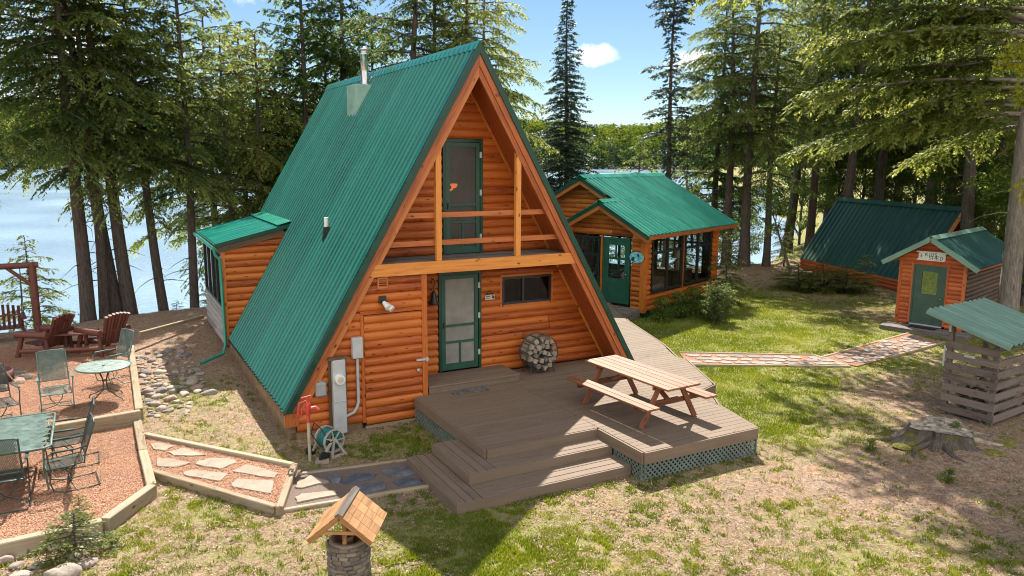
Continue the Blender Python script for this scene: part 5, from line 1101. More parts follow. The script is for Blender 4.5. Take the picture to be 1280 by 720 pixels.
garden_chair(M['irondark'],'dark high-backed wire chair with its back to the camera at the green table end',(-8.14,-.88,.12),R(180),g1,1.12)
garden_chair(M['patiogreen'],'pale sling-backed steel chair standing alone left of the round table',(-7.62,3.0,.30),R(6),'steel chairs on the upper patio',1.12)
garden_chair(M['irondark'],'grey wire chair cut by the left frame edge on the upper patio',(-8.5,2.55,.30),R(20),'steel chairs on the upper patio')
garden_chair(M['patiogreen'],'green steel chair leaning back behind the round table',(-6.62,4.55,.30),R(-62),'steel chairs on the upper patio',1.12)
rt_=thing('rectangular_table','long green mesh-topped steel table with rounded corners on the lower patio','table',(-8.13,.17,.12))
part('tabletop',M['patiogreen'],rt_,lambda b:(mesh_panel(b,lambda u,v:(-.56+1.12*u,-.9+1.8*v,.71),44,70,.022),b.tube([(-.58,-.82,.71),(-.5,-.92,.71),(.5,-.92,.71),(.58,-.82,.71),(.58,.82,.71),(.5,.92,.71),(-.5,.92,.71),(-.58,.82,.71),(-.58,-.82,.71)],.02,6),b.bar((0,-.9,.70),(0,.9,.70),.04,.012)))
for sx in(-1,1):
    for sy in(-1,1): part('leg',M['patiogreen'],rt_,lambda b:b.tube([(sx*.48,sy*.78,.70),(sx*.46,sy*.76,.35),(sx*.50,sy*.80,.0)],.016,6))
part('apron',M['patiogreen'],rt_,lambda b:[b.tube([(sx*.48,-.78,.66),(sx*.48,-.5,.52),(sx*.48,0,.66),(sx*.48,.5,.52),(sx*.48,.78,.66)],.010,5) for sx in(-1,1)])
rnd=thing('round_table','small round pale green steel table with curled legs on the upper patio','table',(-6.78,3.30,.30))
part('tabletop',plain('weathered_green_top',(.22,.28,.245),.45,dirt=.35,scale=10),rnd,lambda b:(b.lathe([(.0,.705),(.47,.705),(.49,.70),(.49,.69),(.0,.685)],40),b.lathe([(.02,.706),(.03,.73),(0,.735)],10)))
part('rim',M['patiogreen'],rnd,lambda b:b.tube([(.495*math.cos(6.2832*k/40),.495*math.sin(6.2832*k/40),.698) for k in range(41)],.016,6,cap=False))
for k in range(4):
    a=R(45+90*k); c,s=math.cos(a),math.sin(a)
    part('leg',M['irondark'],rnd,lambda b:b.tube([(c*r,s*r,z) for r,z in((.26,.68),(.10,.56),(.035,.40),(.06,.22),(.24,.12),(.40,.06),(.43,.0))],.012,6))
part('stretcher',M['irondark'],rnd,lambda b:b.tube([(.05*math.cos(6.2832*k/16),.05*math.sin(6.2832*k/16),.40) for k in range(17)],.01,5,cap=False))
# red log double seat
seat=thing('double_log_seat','dark red log double seat with fan backs joined by a plank table','garden seat',(-7.35,7.75,.30),R(-14))
def lseat(cx,rz):
    c,s=math.cos(rz),math.sin(rz); T=lambda x,y,z:(cx+x*c-y*s,x*s+y*c,z)
    part('seat',M['cedarred'],seat,lambda b:[b.bar(T(-.28,-.25+.13*i,.34-.03*(i==0)),T(.28,-.25+.13*i,.34),.11,.05) for i in range(5)])
    def bk(b):
        for i in range(7):
            u=(i-3)/3; b.tube([T(u*.20,-.26,.26),T(u*.30,-.62,1.06-.05*u*u)],[.036,.042],8)
        b.tube([T(-.34,-.42,.60),T(.34,-.42,.60)],.035,8)
    part('backrest',M['cedarred'],seat,bk)
    for sx in(-1,1):
        part('armrest',M['cedarred'],seat,lambda b:b.tube([T(sx*.38,-.45,.60),T(sx*.40,.45,.58)],[.075,.085],10))
        part('leg',M['cedarred'],seat,lambda b:b.tube([T(sx*.37,.30,.56),T(sx*.40,.46,.0)],.06,8)); part('leg',M['cedarred'],seat,lambda b:b.tube([T(sx*.36,-.36,.58),T(sx*.36,-.42,.0)],.05,8))
lseat(-.68,R(62)); lseat(.62,R(48))
part('tabletop',M['cedarred'],seat,lambda b:[b.box((.0,-.28+.15*i,.55),(.95,.14,.04),bev=.006,grain=0) for i in range(4)])
part('rail',M['cedarred'],seat,lambda b:(b.tube([(-1.1,-.45,.22),(1.0,-.50,.20)],.055,8),b.tube([(-1.0,.30,.22),(1.0,.20,.22)],.05,8),[b.tube([(x,-.1,.2),(x,-.1,.53)],.05,8) for x in(-.2,.25)]))
# swing
swg=thing('log_swing','dark log swing frame by the lake with diagonal brace','swing frame',(-8.36,11.25,gzs(-8.36,11.25)))
for x in(0,-2.6): part('post',M['cedarred'],swg,lambda b:b.tube([(x,0,-.2),(x,0,2.12)],[.10,.095],10))
part('crossbeam',M['cedarred'],swg,lambda b:b.tube([(.15,0,2.06),(-2.75,0,2.06)],.085,10))
for x,s_ in((0,-1),(-2.6,1)): part('brace',M['cedarred'],swg,lambda b:b.tube([(x,0,1.45),(x+s_*.62,0,2.03)],.05,8))
sbn=thing('swing_bench','dark red slatted bench hanging in the log swing frame','swing',(-9.45,11.2,.36+gzs(-8.5,11)),R(8))
part('seat',M['cedarred'],sbn,lambda b:[b.bar((-.7,-.2+.1*i,0),(.7,-.2+.1*i,0),.085,.03) for i in range(5)])
part('backrest',M['cedarred'],sbn,lambda b:([b.bar((-.65+.118*i,-.24,.02),(-.65+.118*i,-.42,.66+.08*math.sin(3.14*i/11)),.07,.025,upv=(0,1,0)) for i in range(12)],b.bar((-.7,-.34,.40),(.7,-.34,.40),.05,.05)))
for sx in(-1,1): part('armrest',M['cedarred'],sbn,lambda b:(b.tube([(sx*.76,-.36,.30),(sx*.78,.34,.30)],.055,8),b.tube([(sx*.74,.24,-.05),(sx*.74,.24,.30)],.04,8),b.tube([(sx*.74,-.36,-.08),(sx*.74,.42,-.08)],.05,8)))
for sx in(-1,1): part('chain',M['black'],sbn,lambda b:(b.tube([(sx*.76,.25,.3),(sx*.80,.05,1.62)],.012,5),b.tube([(sx*.76,-.35,.3),(sx*.80,.05,1.62)],.012,5)))

# ------------------------------------------------------------------ stump
stp_=thing('tree_stump','broad weathered tree stump with spreading mossy roots in front of the wood shelter','tree stump',(6.62,-5.72,gzs(6.62,-5.72))); stp_.scale=(1,1,.74)
def mossbark():
    m=M['bark'].copy(); nt=m.node_tree; b=nt.nodes['Principled BSDF']; src=b.inputs['Base Color'].links[0].from_socket
    tc=N(nt,'ShaderNodeTexCoord'); n=N(nt,'ShaderNodeTexNoise',ins={'Scale':3.2,'Detail':7.,'Roughness':.7}); nt.links.new(tc.outputs['Object'],n.inputs['Vector'])
    f=ramp(nt,[(.50,(0,0,0)),(.60,(.9,.9,.9))],n.outputs[0]); g=ramp(nt,[(.55,(.10,.10,.016)),(.72,(.30,.26,.03))],n.outputs[0])
    mx=N(nt,'ShaderNodeMix',data_type='RGBA'); nt.links.new(f,mx.inputs['Factor']); nt.links.new(src,mx.inputs['A']); nt.links.new(g,mx.inputs['B']); nt.links.new(mx.outputs['Result'],b.inputs['Base Color']); return m
M['mossbark']=mossbark()
def stump(b):
    n=36; rad=[.50*(1+.13*math.sin(3*a+.5)+.08*math.sin(7*a+1)+.05*math.sin(13*a)) for a in [6.283*k/n for k in range(n)]]
    prof=[(1.55,-.15),(1.22,.02),(1.05,.15),(.98,.27),(1.0,.30)]
    V=[];G=[]
    for f,z in prof:
        for k in range(n):
            a=6.283*k/n; V.append((rad[k]*f*math.cos(a),rad[k]*f*math.sin(a),z+.03*math.sin(2*a)*(z>.2)));G.append((z*2,a*.6,0))
    m=len(prof); b.add(V,[(i*n+j,i*n+(j+1)%n,(i+1)*n+(j+1)%n,(i+1)*n+j) for i in range(m-1) for j in range(n)],G,.3)
part('trunk_side',M['mossbark'],stp_,stump)
def stumptop(b):
    n=36;V=[]
    for q in(1,.66,.33,.05):
        for k in range(n):
            a=6.283*k/n; r=.50*(1+.13*math.sin(3*a+.5)+.08*math.sin(7*a+1)+.05*math.sin(13*a))*q; V.append((r*math.cos(a),r*math.sin(a),.30+.03*math.sin(2*a)+random.uniform(-.02,.025)*(q<.9)))
    b.add(V,[(i*n+j,i*n+(j+1)%n,(i+1)*n+(j+1)%n,(i+1)*n+j) for i in range(3) for j in range(n)]+[tuple(range(3*n,4*n))])
part('cut_top',M['stumpwood'],stp_,stumptop)
for a,L in((150,1.5),(195,1.2),(235,1.3),(268,1.0),(300,1.7),(335,1.5),(20,1.1),(75,.9),(110,1.1)):
    a=R(a); L*=.72; P=[]
    for t in(0,.25,.5,.75,1): 
        r=.35+L*t; aa=a+.25*math.sin(3*t+a); x,y=r*math.cos(aa),r*math.sin(aa); z=gzs(6.62+x,-5.72+y)-gzs(6.62,-5.72); P.append((x,y,z+.12*(1-t)**2-.02-.05*t))
    part('root',M['stumpwood'] if a>4.9 else M['mossbark'],stp_,lambda b:b.tube(P,[.10,.07,.05,.03,.01],8))
for x,y,r in((-.78,.22,.19),(.10,-.85,.20),(.62,-.72,.22),(1.15,-.55,.2)):
    def mo(b):
        n=12; z0=gzs(6.62+x,-5.72+y)-gzs(6.62,-5.72)
        V=[(x+r*q*math.cos(6.283*k/n)*random.uniform(.8,1.15),y+r*q*math.sin(6.283*k/n)*random.uniform(.8,1.15),z0+.0+h) for q,h in((1,-.015),(.75,.02),(.3,.035)) for k in range(n)]
        b.add(V,[(i*n+j,i*n+(j+1)%n,(i+1)*n+(j+1)%n,(i+1)*n+j) for i in range(2) for j in range(n)]+[tuple(range(2*n,3*n))],smooth=True)
    part('moss_patch',M['moss'],stp_,mo)

# ------------------------------------------------------------------ trees
def leaf_quads(O, D, Ln, Wd, Nn):
    "kite-shaped faces: origin, unit direction, length, width, rough normal"
    S=np.cross(D,Nn); S/=np.linalg.norm(S,axis=1,keepdims=True)+1e-9
    n=len(O); V=np.empty((n,4,3),np.float32)
    V[:,0]=O; V[:,2]=O+D*Ln[:,None]; mid=O+D*(Ln*.45)[:,None]
    V[:,1]=mid-S*(Wd/2)[:,None]; V[:,3]=mid+S*(Wd/2)[:,None]
    return V.reshape(-1,3), np.arange(n*4).reshape(n,4)
def limb_pt(B,dirh,L,te,dr,t,wob):
    perp=np.stack([-dirh[...,1],dirh[...,0],0*dirh[...,0]],-1)
    return B+dirh*(L*t)[...,None]+perp*(wob*L*np.sin(t*3.1))[...,None]+np.stack([0*t,0*t,L*(te*t-dr*t*t)],-1)
def conifer(seed,H,cb,prof,nl,r0,leafm,barkm,droop=.35,elev=.25,leaf=.14,lw=.046,tw_dens=8.,twr=.40,sp=.064,lean=(0,0),dead=14,az=None,tdroop=.45,up=.0,bare=.12):
    r=np.random.default_rng(seed); 
    k=np.arange(nl); f=(k+r.uniform(0,1,nl))/nl; h=cb+(H*.985-cb)*f**.92; tt=(h-cb)/(H-cb)
    phi=k*2.39996+r.uniform(-.5,.5,nl) if az is None else np.where(tt>.42,r.uniform(1.95,2.95,nl),np.where(r.random(nl)<.72,r.uniform(1.70,2.65,nl),r.uniform(-1.3,1.9,nl)))
    tt=(h-cb)/(H-cb); L=np.array([prof(t) for t in tt])*r.uniform(.62,1.12,nl)
    trunk=lambda z:np.stack([lean[0]*z+.06*np.sin(z*.5+seed),lean[1]*z+.06*np.cos(z*.43+seed),z],-1)
    B=trunk(h); dirh=np.stack([np.cos(phi),np.sin(phi),0*phi],-1); te=elev*(.3+1.0*tt)+r.uniform(-.12,.12,nl); dr=droop*(1.1-.6*tt)*r.uniform(.7,1.3,nl)-up; wob=r.uniform(-.12,.12,nl)
    # twigs
    cnt=np.maximum(3,(L*tw_dens).astype(int)); li=np.repeat(np.arange(nl),cnt*2); m=len(li)
    t=np.clip(bare+(1-bare)*r.uniform(0,1,m)**.8,0,1); side=np.where(r.random(m)<.5,1.,-1.)
    O=limb_pt(B[li],dirh[li],L[li],te[li],dr[li],t,wob[li]); ang=side*np.radians(r.uniform(28,72,m)); c,s=np.cos(ang),np.sin(ang)
    dh=np.stack([dirh[li,0]*c-dirh[li,1]*s,dirh[li,0]*s+dirh[li,1]*c,0*c],-1)
    tl=np.minimum(L[li]*twr*(1-.6*t),1.15)*r.uniform(.6,1.25,m)+.14; tsl=te[li]*.3-dr[li]*t*.8+r.uniform(-.18,.15,m)
    K=np.maximum(3,(tl/sp*2).astype(int)); ti=np.repeat(np.arange(m),K); n=len(ti)
    s=r.uniform(.02,1,n); P=O[ti]+dh[ti]*(tl[ti]*s)[:,None]; P[:,2]+=tl[ti]*(tsl[ti]*s-tdroop*s*s)
    sd=np.where(r.random(n)<.5,1.,-1.); a=sd*np.radians(r.uniform(15,65,n)); c,q=np.cos(a),np.sin(a)
    D=np.stack([dh[ti,0]*c-dh[ti,1]*q,dh[ti,0]*q+dh[ti,1]*c,tsl[ti]-2*tdroop*s+r.normal(-.10,.36,n)],-1); D/=np.linalg.norm(D,axis=1,keepdims=True)
    Nn=np.stack([r.normal(0,.45,n),r.normal(0,.45,n),np.ones(n)],-1)
    Ln=leaf*r.uniform(.55,1.25,n)*(1.1-.35*s); V,Fq=leaf_quads(P,D,Ln,lw*r.uniform(.7,1.3,n),Nn)
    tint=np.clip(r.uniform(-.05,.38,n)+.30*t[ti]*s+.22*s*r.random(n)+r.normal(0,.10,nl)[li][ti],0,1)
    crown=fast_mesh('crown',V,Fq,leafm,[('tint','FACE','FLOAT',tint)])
    b=MB(); zs=np.linspace(-.4,H*.97,13); tp=[tuple(trunk(z)) for z in zs]
    rad=[max(.012,r0*(1-.93*max(0,z)/H)**.85*(1+.4*math.exp(-max(0,z)/.3))) for z in zs]; b.tube(tp,rad,12)
    for i in range(nl):
        ts=np.linspace(0,.92,6); pts=limb_pt(np.repeat(B[i:i+1],6,0),np.repeat(dirh[i:i+1],6,0),np.full(6,L[i]),np.full(6,te[i]),np.full(6,dr[i]),ts,np.full(6,wob[i]))
        rl=.010+.0125*L[i]; b.tube([tuple(p) for p in pts],[rl*(1-.85*x)+.003 for x in ts],5,cap=False)
    for i in range(dead):
        z=r.uniform(cb*.35,cb+1.2); a=r.uniform(0,6.28); l=r.uniform(.4,1.7); p0=trunk(np.array(z)); pts=[tuple(p0+np.array([math.cos(a)*l*x+.1*math.sin(5*x+i)*x,math.sin(a)*l*x,l*(.1*x-.35*x*x)])) for x in(0,.35,.7,1)]
        b.tube(pts,[.02,.014,.009,.004],4,cap=False)
    o=b.build('trunk',barkm); tm=o.data; bpy.data.objects.remove(o)
    return tm,crown
def broadleaf(seed,H,cb,Rr,r0,leafm,barkm,clumps=46,per=420,leaf=.11,fork=5):
    r=np.random.default_rng(seed); b=MB(); tips=[]
    b.tube([(0,0,-.3),(0.03,0,H*.3),(-.04,.05,H*.6),(0,0,H*.9)],[r0*1.3,r0,r0*.6,r0*.15],9)
    C=[];
    for i in range(clumps):
        z=cb+(H-cb)*r.uniform(.0,1)**.9; f=(z-cb)/(H-cb); rad=Rr*math.sqrt(max(.05,1-(1.7*f-.75)**2/1.2))*r.uniform(.25,1.); a=r.uniform(0,6.283)
        c=np.array([rad*math.cos(a),rad*math.sin(a),z]); C.append(c); b0=np.array([0,0,max(cb*.7,z-rad*.8-.2)]); mid=(b0+c)/2+np.array([0,0,.12*rad])
        b.tube([tuple(b0),tuple(mid),tuple(c)],[.02+.01*rad,.015,.005],4,cap=False)
    C=np.array(C); ci=np.repeat(np.arange(clumps),per); n=len(ci); cr=r.uniform(.35,.75,clumps)*(Rr/2.4)**.5
    g=r.normal(0,1,(n,3)); g/=np.linalg.norm(g,axis=1,keepdims=True); P=C[ci]+g*(cr[ci]*r.uniform(.1,1,n)**.5)[:,None]*np.array([1.2,1.2,.6])
    D=g*.5+r.normal(0,.6,(n,3))+np.array([0,0,-.35]); D/=np.linalg.norm(D,axis=1,keepdims=True); Nn=np.stack([r.normal(0,.6,n),r.normal(0,.6,n),np.ones(n)],-1)
    V,Fq=leaf_quads(P,D,leaf*r.uniform(.6,1.2,n),leaf*.62*r.uniform(.7,1.2,n),Nn)
    crown=fast_mesh('crown',V,Fq,leafm,[('tint','FACE','FLOAT',np.clip(r.uniform(0,.7,n)+r.normal(0,.15,clumps)[ci],0,1))])
    o=b.build('trunk',barkm); tm=o.data; bpy.data.objects.remove(o); return tm,crown
hem=lambda R_:(lambda t:R_*(.72+.45*min(t*4,1))*(1-t)**.45+.12)
PROTO={}
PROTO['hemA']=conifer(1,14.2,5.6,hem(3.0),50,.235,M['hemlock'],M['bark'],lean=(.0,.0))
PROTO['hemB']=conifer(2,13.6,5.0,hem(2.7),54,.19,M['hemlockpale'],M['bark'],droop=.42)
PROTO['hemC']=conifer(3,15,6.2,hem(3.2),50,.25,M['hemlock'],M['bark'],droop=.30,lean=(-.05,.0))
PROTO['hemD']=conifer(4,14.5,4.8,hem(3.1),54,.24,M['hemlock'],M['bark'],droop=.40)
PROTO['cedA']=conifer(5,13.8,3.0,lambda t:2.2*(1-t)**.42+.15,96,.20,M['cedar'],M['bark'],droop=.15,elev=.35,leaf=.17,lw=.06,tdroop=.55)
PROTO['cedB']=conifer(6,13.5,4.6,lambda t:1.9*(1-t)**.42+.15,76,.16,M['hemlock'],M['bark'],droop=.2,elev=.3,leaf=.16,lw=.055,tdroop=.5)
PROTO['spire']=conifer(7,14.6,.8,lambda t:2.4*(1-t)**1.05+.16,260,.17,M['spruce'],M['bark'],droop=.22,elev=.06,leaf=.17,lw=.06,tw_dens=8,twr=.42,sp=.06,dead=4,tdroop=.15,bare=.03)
def sparse(t):
    return 1.2*(1-(t-.86)**2/.024) if t>.73 else (1.35 if .26<t<.62 and math.sin(t*75)>.1 else .22)
PROTO['sparse']=conifer(8,14.4,2.6,lambda t:max(.3,sparse(t)),150,.17,M['spruce'],M['bark'],droop=.22,elev=.1,leaf=.17,lw=.06,tw_dens=8,twr=.45,sp=.06,dead=26,tdroop=.2,bare=.05)
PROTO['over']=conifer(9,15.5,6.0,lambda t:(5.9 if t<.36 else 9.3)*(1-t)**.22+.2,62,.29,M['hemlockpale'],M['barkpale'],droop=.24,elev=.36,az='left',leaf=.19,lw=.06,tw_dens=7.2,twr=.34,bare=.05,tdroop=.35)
PROTO['lowhem']=conifer(10,6.5,.25,lambda t:2.1*(1-t)**.7+.1,52,.09,M['hemlockpale'],M['bark'],droop=.40,dead=0,elev=.3)
PROTO['sapling']=conifer(12,1.5,.12,lambda t:.62*(1-t)**.8+.06,24,.018,M['hemlockpale'],M['bark'],droop=.08,elev=.2,leaf=.10,lw=.03,tw_dens=10,sp=.05,dead=0,tdroop=.1)
PROTO['bush']=conifer(13,1.5,.05,lambda t:1.15*(1-t)**.45+.12,64,.03,M['hemlock'],M['bark'],droop=-.1,elev=.5,leaf=.11,lw=.04,tw_dens=10,sp=.05,dead=0,tdroop=.2)
PROTO['decA']=broadleaf(21,7,1.4,2.3,.08,M['decid'],M['bark'])
PROTO['decB']=broadleaf(22,5.5,.5,2.2,.06,M['decid'],M['bark'],clumps=40)
PROTO['maple']=broadleaf(23,7.5,3.2,2.2,.10,M['maple'],M['bark'],clumps=34,leaf=.11,per=330)
PROTO['birch']=broadleaf(24,5,2.2,1.2,.06,M['decid'],M['barkpale'],clumps=14,per=200)
PROTO['seedling']=broadleaf(25,1.1,.1,.5,.015,M['decid'],M['bark'],clumps=16,per=90,leaf=.09)
def tree(kind,name,cat,label,x,y,z=None,s=1.,rz=None,sz=None,group=None,tilt=(0,0)):
    tm,cm=PROTO[kind]; t=thing(name,label,cat,(x,y,gzs(x,y)-.03 if z is None else z),random.uniform(0,6.28) if rz is None else rz,group)
    t.scale=(s,s,s if sz is None else sz); t.rotation_mode='ZYX'; t.rotation_euler[0]=tilt[0]; t.rotation_euler[1]=tilt[1]
    link('trunk',tm,t); link('crown',cm,t); return t
def T(kind,name,cat,label,px,d,**k):
    x,y=spot(px,d); return tree(kind,name,cat,label,x,y,**k)
HT=('hemlock_tree','tree')
# left of the A-frame, on the bank by the lake
T('hemA',*HT,'straight grey-trunked hemlock, leftmost of the thick trunks behind the red log seat',97,28.2,s=1.02,rz=.4)
T('hemB',*HT,'dark hemlock trunk second from the left behind the red log seat',120,28.6,s=1.0,rz=2.0)
T('hemC',*HT,'leaning thick hemlock, left one of the crossed pair above the bank',141,29.2,s=1.,rz=.2,tilt=(0,-.035))
T('hemA',*HT,'leaning thick dark hemlock, right one of the crossed pair above the bank',158,28.9,s=1.02,rz=3.6,tilt=(.0,-.07))
T('hemB',*HT,'slim leaning hemlock with clear trunk right of the crossed pair',199,29.2,s=.95,rz=5.,tilt=(0,-.06))
T('cedB',*HT,'thin straight trunk standing left of the dormer roof',238,29.6,s=1.05,rz=1.)
T('hemB',*HT,'pale feathery hemlock with its trunk behind the dormer roof',288,31.5,s=.9,rz=2.2)
T('hemB',*HT,'bright feathery hemlock at the back corner of the green roof',328,32,s=.92,rz=.3)
T('cedA','cedar_tree','tree','dark cedar rising behind the back end of the A-frame ridge',385,32.5,s=1.1,rz=1.)
T('cedA','cedar_tree','tree','dark cedar just left of the stainless chimney',432,33,s=1.08,rz=2.5)
T('hemC',*HT,'thick-trunked forked hemlock showing above the ridge right of the chimney',507,31,s=.95,rz=2.7)
T('cedB',*HT,'slim hemlock between the forked trunk and the A-frame peak',546,33,s=1.12,rz=4.)
T('hemB',*HT,'hemlock trunk just left of the A-frame peak with drooping sprays',582,32,s=1.02,rz=5.2)
T('hemB',*HT,'feathery hemlock hanging over the right side of the A-frame peak',606,35,s=1.0,rz=1.2)
T('hemB',*HT,'hemlock at the far left with foliage against the sky',-95,26.5,s=1.0,rz=.9)
T('hemA',*HT,'hemlock cut by the left frame edge, trunk out of view',-150,27,s=1.0,rz=3.)
T('cedA','cedar_tree','tree','dense dark cedar in the row behind the left slope of the green roof',352,35,s=1.0,rz=0,group='cedars behind the green roof')
T('cedA','cedar_tree','tree','dense dark cedar in the row behind the left slope of the green roof',410,36,s=1.12,rz=2,group='cedars behind the green roof')
T('cedA','cedar_tree','tree','dense dark cedar in the row behind the left slope of the green roof',470,36.5,s=1.1,rz=4,group='cedars behind the green roof')
T('hemB',*HT,'pale feathery hemlock behind the dormer, farther than its neighbours',268,35,s=1.2,rz=1.4)
T('cedB',*HT,'airy hemlock between dormer and the back corner of the green roof',308,36,s=1.2,rz=3.1)
# centre gap
T('spire','spruce_tree','tree','tall narrow dark spruce standing alone against the sky beside the A-frame peak',705,40,rz=1.,z=-1.2,s=1.0)
T('sparse','spruce_tree','tree','ragged half-bare spruce with a tufted top behind the sunroom roof',832,38,rz=.6,s=.98)
T('decB','broadleaf_tree','tree','yellow-green leafy tree behind the right slope of the A-frame',664,40,s=.95,z=-1.2)
T('lowhem',*HT,'small pale hemlock left of the ragged spruce behind the sunroom ridge',796,42,s=1.15,z=-1.)
T('lowhem',*HT,'pale low hemlock behind the sunroom ridge right of the ragged spruce',856,40,s=1.0,z=-.6,rz=2)
# right-hand wood
T('hemD',*HT,'tall dark hemlock at the left edge of the right-hand wood',932,39.0,s=1.08,rz=.5)
T('hemC',*HT,'leaning dark trunk beside the sunroom at the lake edge',911,39.6,s=.92,rz=4.,tilt=(0,-.03))
T('hemD',*HT,'thin-trunked dark hemlock between the big double trunks and the lake glint',959,39.2,s=.78,rz=2.)
T('cedA','cedar_tree','tree','dark bushy cedar at the sky edge of the right-hand wood',893,43,s=1.12,rz=2.)
T('hemB',*HT,'pale slender hemlock behind the left end of the low A-frame roof',1012,44,s=1.25,rz=1.)
T('hemC',*HT,'dark straight trunk rising behind the ridge of the low A-frame',1052,41,s=1.1,rz=3.)
T('hemA',*HT,'hemlock behind the middle of the low A-frame ridge',1096,44,s=1.2,rz=2.2)
T('hemC',*HT,'thick straight brown trunk behind the red shed roof',1216,33.5,s=1.05,rz=5.2)
T('hemB',*HT,'bright hemlock behind the right end of the low A-frame',1160,41,s=1.15,rz=4.)
T('over','hemlock_tree','tree','huge pale-barked hemlock at the right edge reaching long limbs over the lawn',1269,26.2,rz=0,s=1.)
T('hemB',*HT,'hemlock behind the huge pale trunk, cut by the right frame edge',1300,36,s=1.2,rz=.3)
T('hemA',*HT,'dark hemlock in the depth between brown trunk and pale trunk',1238,42,s=1.15,rz=1.3)
T('decA','broadleaf_tree','tree','sunlit leafy tree behind the low A-frame gable',1140,46,s=1.15)
T('decA','broadleaf_tree','tree','bright leafy tree between the brown trunk and the low A-frame gable',1188,38.5,s=.95,rz=2)
T('decB','broadleaf_tree','tree','bright understory tree behind the red shed beside the pale trunk',1243,38,s=1.0,rz=1)
T('decA','broadleaf_tree','tree','leafy tree behind the low A-frame ridge near the straight dark trunk',1075,47,s=1.1,rz=4)
T('decB','broadleaf_tree','tree','leafy understory tree cut by the right frame edge behind the shed roof',1288,33,s=1.0,rz=3)
T('maple','maple_tree','tree','maple with glowing yellow leaves entering at the right frame edge',1352,21.5,s=.95,sz=1.25,rz=2)
T('birch','birch_tree','tree','small crooked pale birch leaning over the lake by the low A-frame',992,38,s=.9,tilt=(0,-.5),rz=2.6)
for i,(px,d,s) in enumerate(((1035,52,1.3),(1120,53,1.3),(1180,50,1.2),(1255,50,1.3),(1330,47,1.2),(985,49,1.2),(1090,58,1.4),(1210,58,1.4))):
    T(('hemA','hemD','hemC')[i%3],*HT,'far hemlock deep in the right-hand wood behind the low A-frame',px,d,s=s,group='far hemlocks of the right-hand wood')
for i,(px,d,s) in enumerate(((915,47,.9),(1000,53,1.2),(1045,47,1.0),(1115,49,1.1),(1165,54,1.2),(1225,48,1.1),(1270,43,1.),(1320,40,1.))):
    T(('decA','decB')[i%2],'broadleaf_tree','tree','sunlit understory tree deep in the right-hand wood',px,d,s=s,group='understory trees of the right-hand wood')
# saplings, bushes
FS=('fir_sapling','sapling')
for px,d,s,kind,lab in ((30,29.5,2.6,'lowhem','pale hemlock sapling behind the log swing'),(212,31,1.3,'lowhem','fine hemlock sapling on the bank right of the slim leaning trunk'),(262,30.5,1.5,'lowhem','leafy hemlock sapling beside the dormer window wall'),(176,31.5,1.2,'lowhem','small hemlock sapling between crossed pair and slim trunk'),(75,30.5,1.1,'lowhem','low hemlock sapling left of the grey straight trunk')):
    T(kind,*FS,lab,px,d,s=s*.30,sz=s*.26)
T('sapling',*FS,'small fir sapling growing among the stones under the patio timber',60,10.95,s=.80,sz=.40,rz=1)
T('sapling',*FS,'tiny fir seedling poking through the mulch by the patio timber',63,11.85,s=.32)
T('sapling','spruce_sapling','sapling','small bluish spruce sapling at the corner of the low A-frame sill',1088,33.2,s=.95,sz=1.0)
T('bush','shrub','shrub','dark rounded evergreen bush at the corner of the sunroom',903,24.9,s=.52,sz=.78)
T('lowhem',*FS,'feathery pale sapling rising behind the dark bush by the sunroom',911,27.8,s=.42,sz=.42,rz=1)
T('lowhem','shrub','shrub','low hemlock brush on the bank left of the low A-frame',1003,32.5,s=.75,sz=.17,rz=1)
T('lowhem','shrub','shrub','low hemlock brush against the low A-frame sill, middle of three',1033,32.6,s=.8,sz=.18,rz=2)
T('lowhem','shrub','shrub','low hemlock brush next to the bluish spruce sapling',1062,32.8,s=.7,sz=.17,rz=3)
T('seedling','weed','plant','leafy weed growing against the left roots of the stump',1112,14.6,s=.22)
T('seedling','weed','plant','leafy weed in front of the stump roots by the lower right shade',1218,13.7,s=.24)
T('seedling','weed','plant','leafy weed between the stump and the corner of the wood shelter',1222,15.6,s=.26)
T('seedling','shrub','shrub','small leafy plant against the sunroom skirting near the corner post',832,24.6,s=.7)
T('seedling','shrub','shrub','small leafy plant under the first big sunroom window',850,25.2,s=.8)
T('seedling','shrub','shrub','leafy plant under the second big sunroom window beside the dark bush',872,25.9,s=.85)
T('lowhem','shrub','shrub','dense hemlock regrowth at the lake edge beneath the double trunks',925,41,s=.45,sz=.35)
T('lowhem','shrub','shrub','hemlock regrowth at the lake edge left of the low A-frame',982,39.5,s=.42,sz=.36,rz=2)

# ------------------------------------------------------------------ far shore
def hill_r(a): return 500+70*np.sin(a*3.1+.4)+30*np.sin(a*11)
def hill_z(a,rr_):
    t=np.clip((rr_-hill_r(a))/190,0,1); t=t*t*(3-2*t)
    return LAKE-1+t*(36+6*np.sin(a*7+1)+4*np.sin(a*17))+np.clip(rr_-hill_r(a)-300,0,900)*.01
AA,RR_=np.meshgrid(np.radians(np.linspace(-60,120,181)),np.array([440,470,490,510,530,560,590,620,660,700,760,900,1300,2600]))
HX=CAM.x+RR_*np.sin(AA); HY=CAM.y+RR_*np.cos(AA); HZ=hill_z(AA,RR_); HZ[0]=-12
nh=AA.shape[1]; I=np.arange(AA.size).reshape(AA.shape); HFc=np.stack([I[:-1,:-1],I[1:,:-1],I[1:,1:],I[:-1,1:]],-1).reshape(-1,4)
tag(link('hills',fast_mesh('hills',np.stack([HX,HY,HZ],-1).reshape(-1,3),HFc,plain('forest_floor',(.045,.06,.02),.95,scale=.05),[],True)),kind='structure')
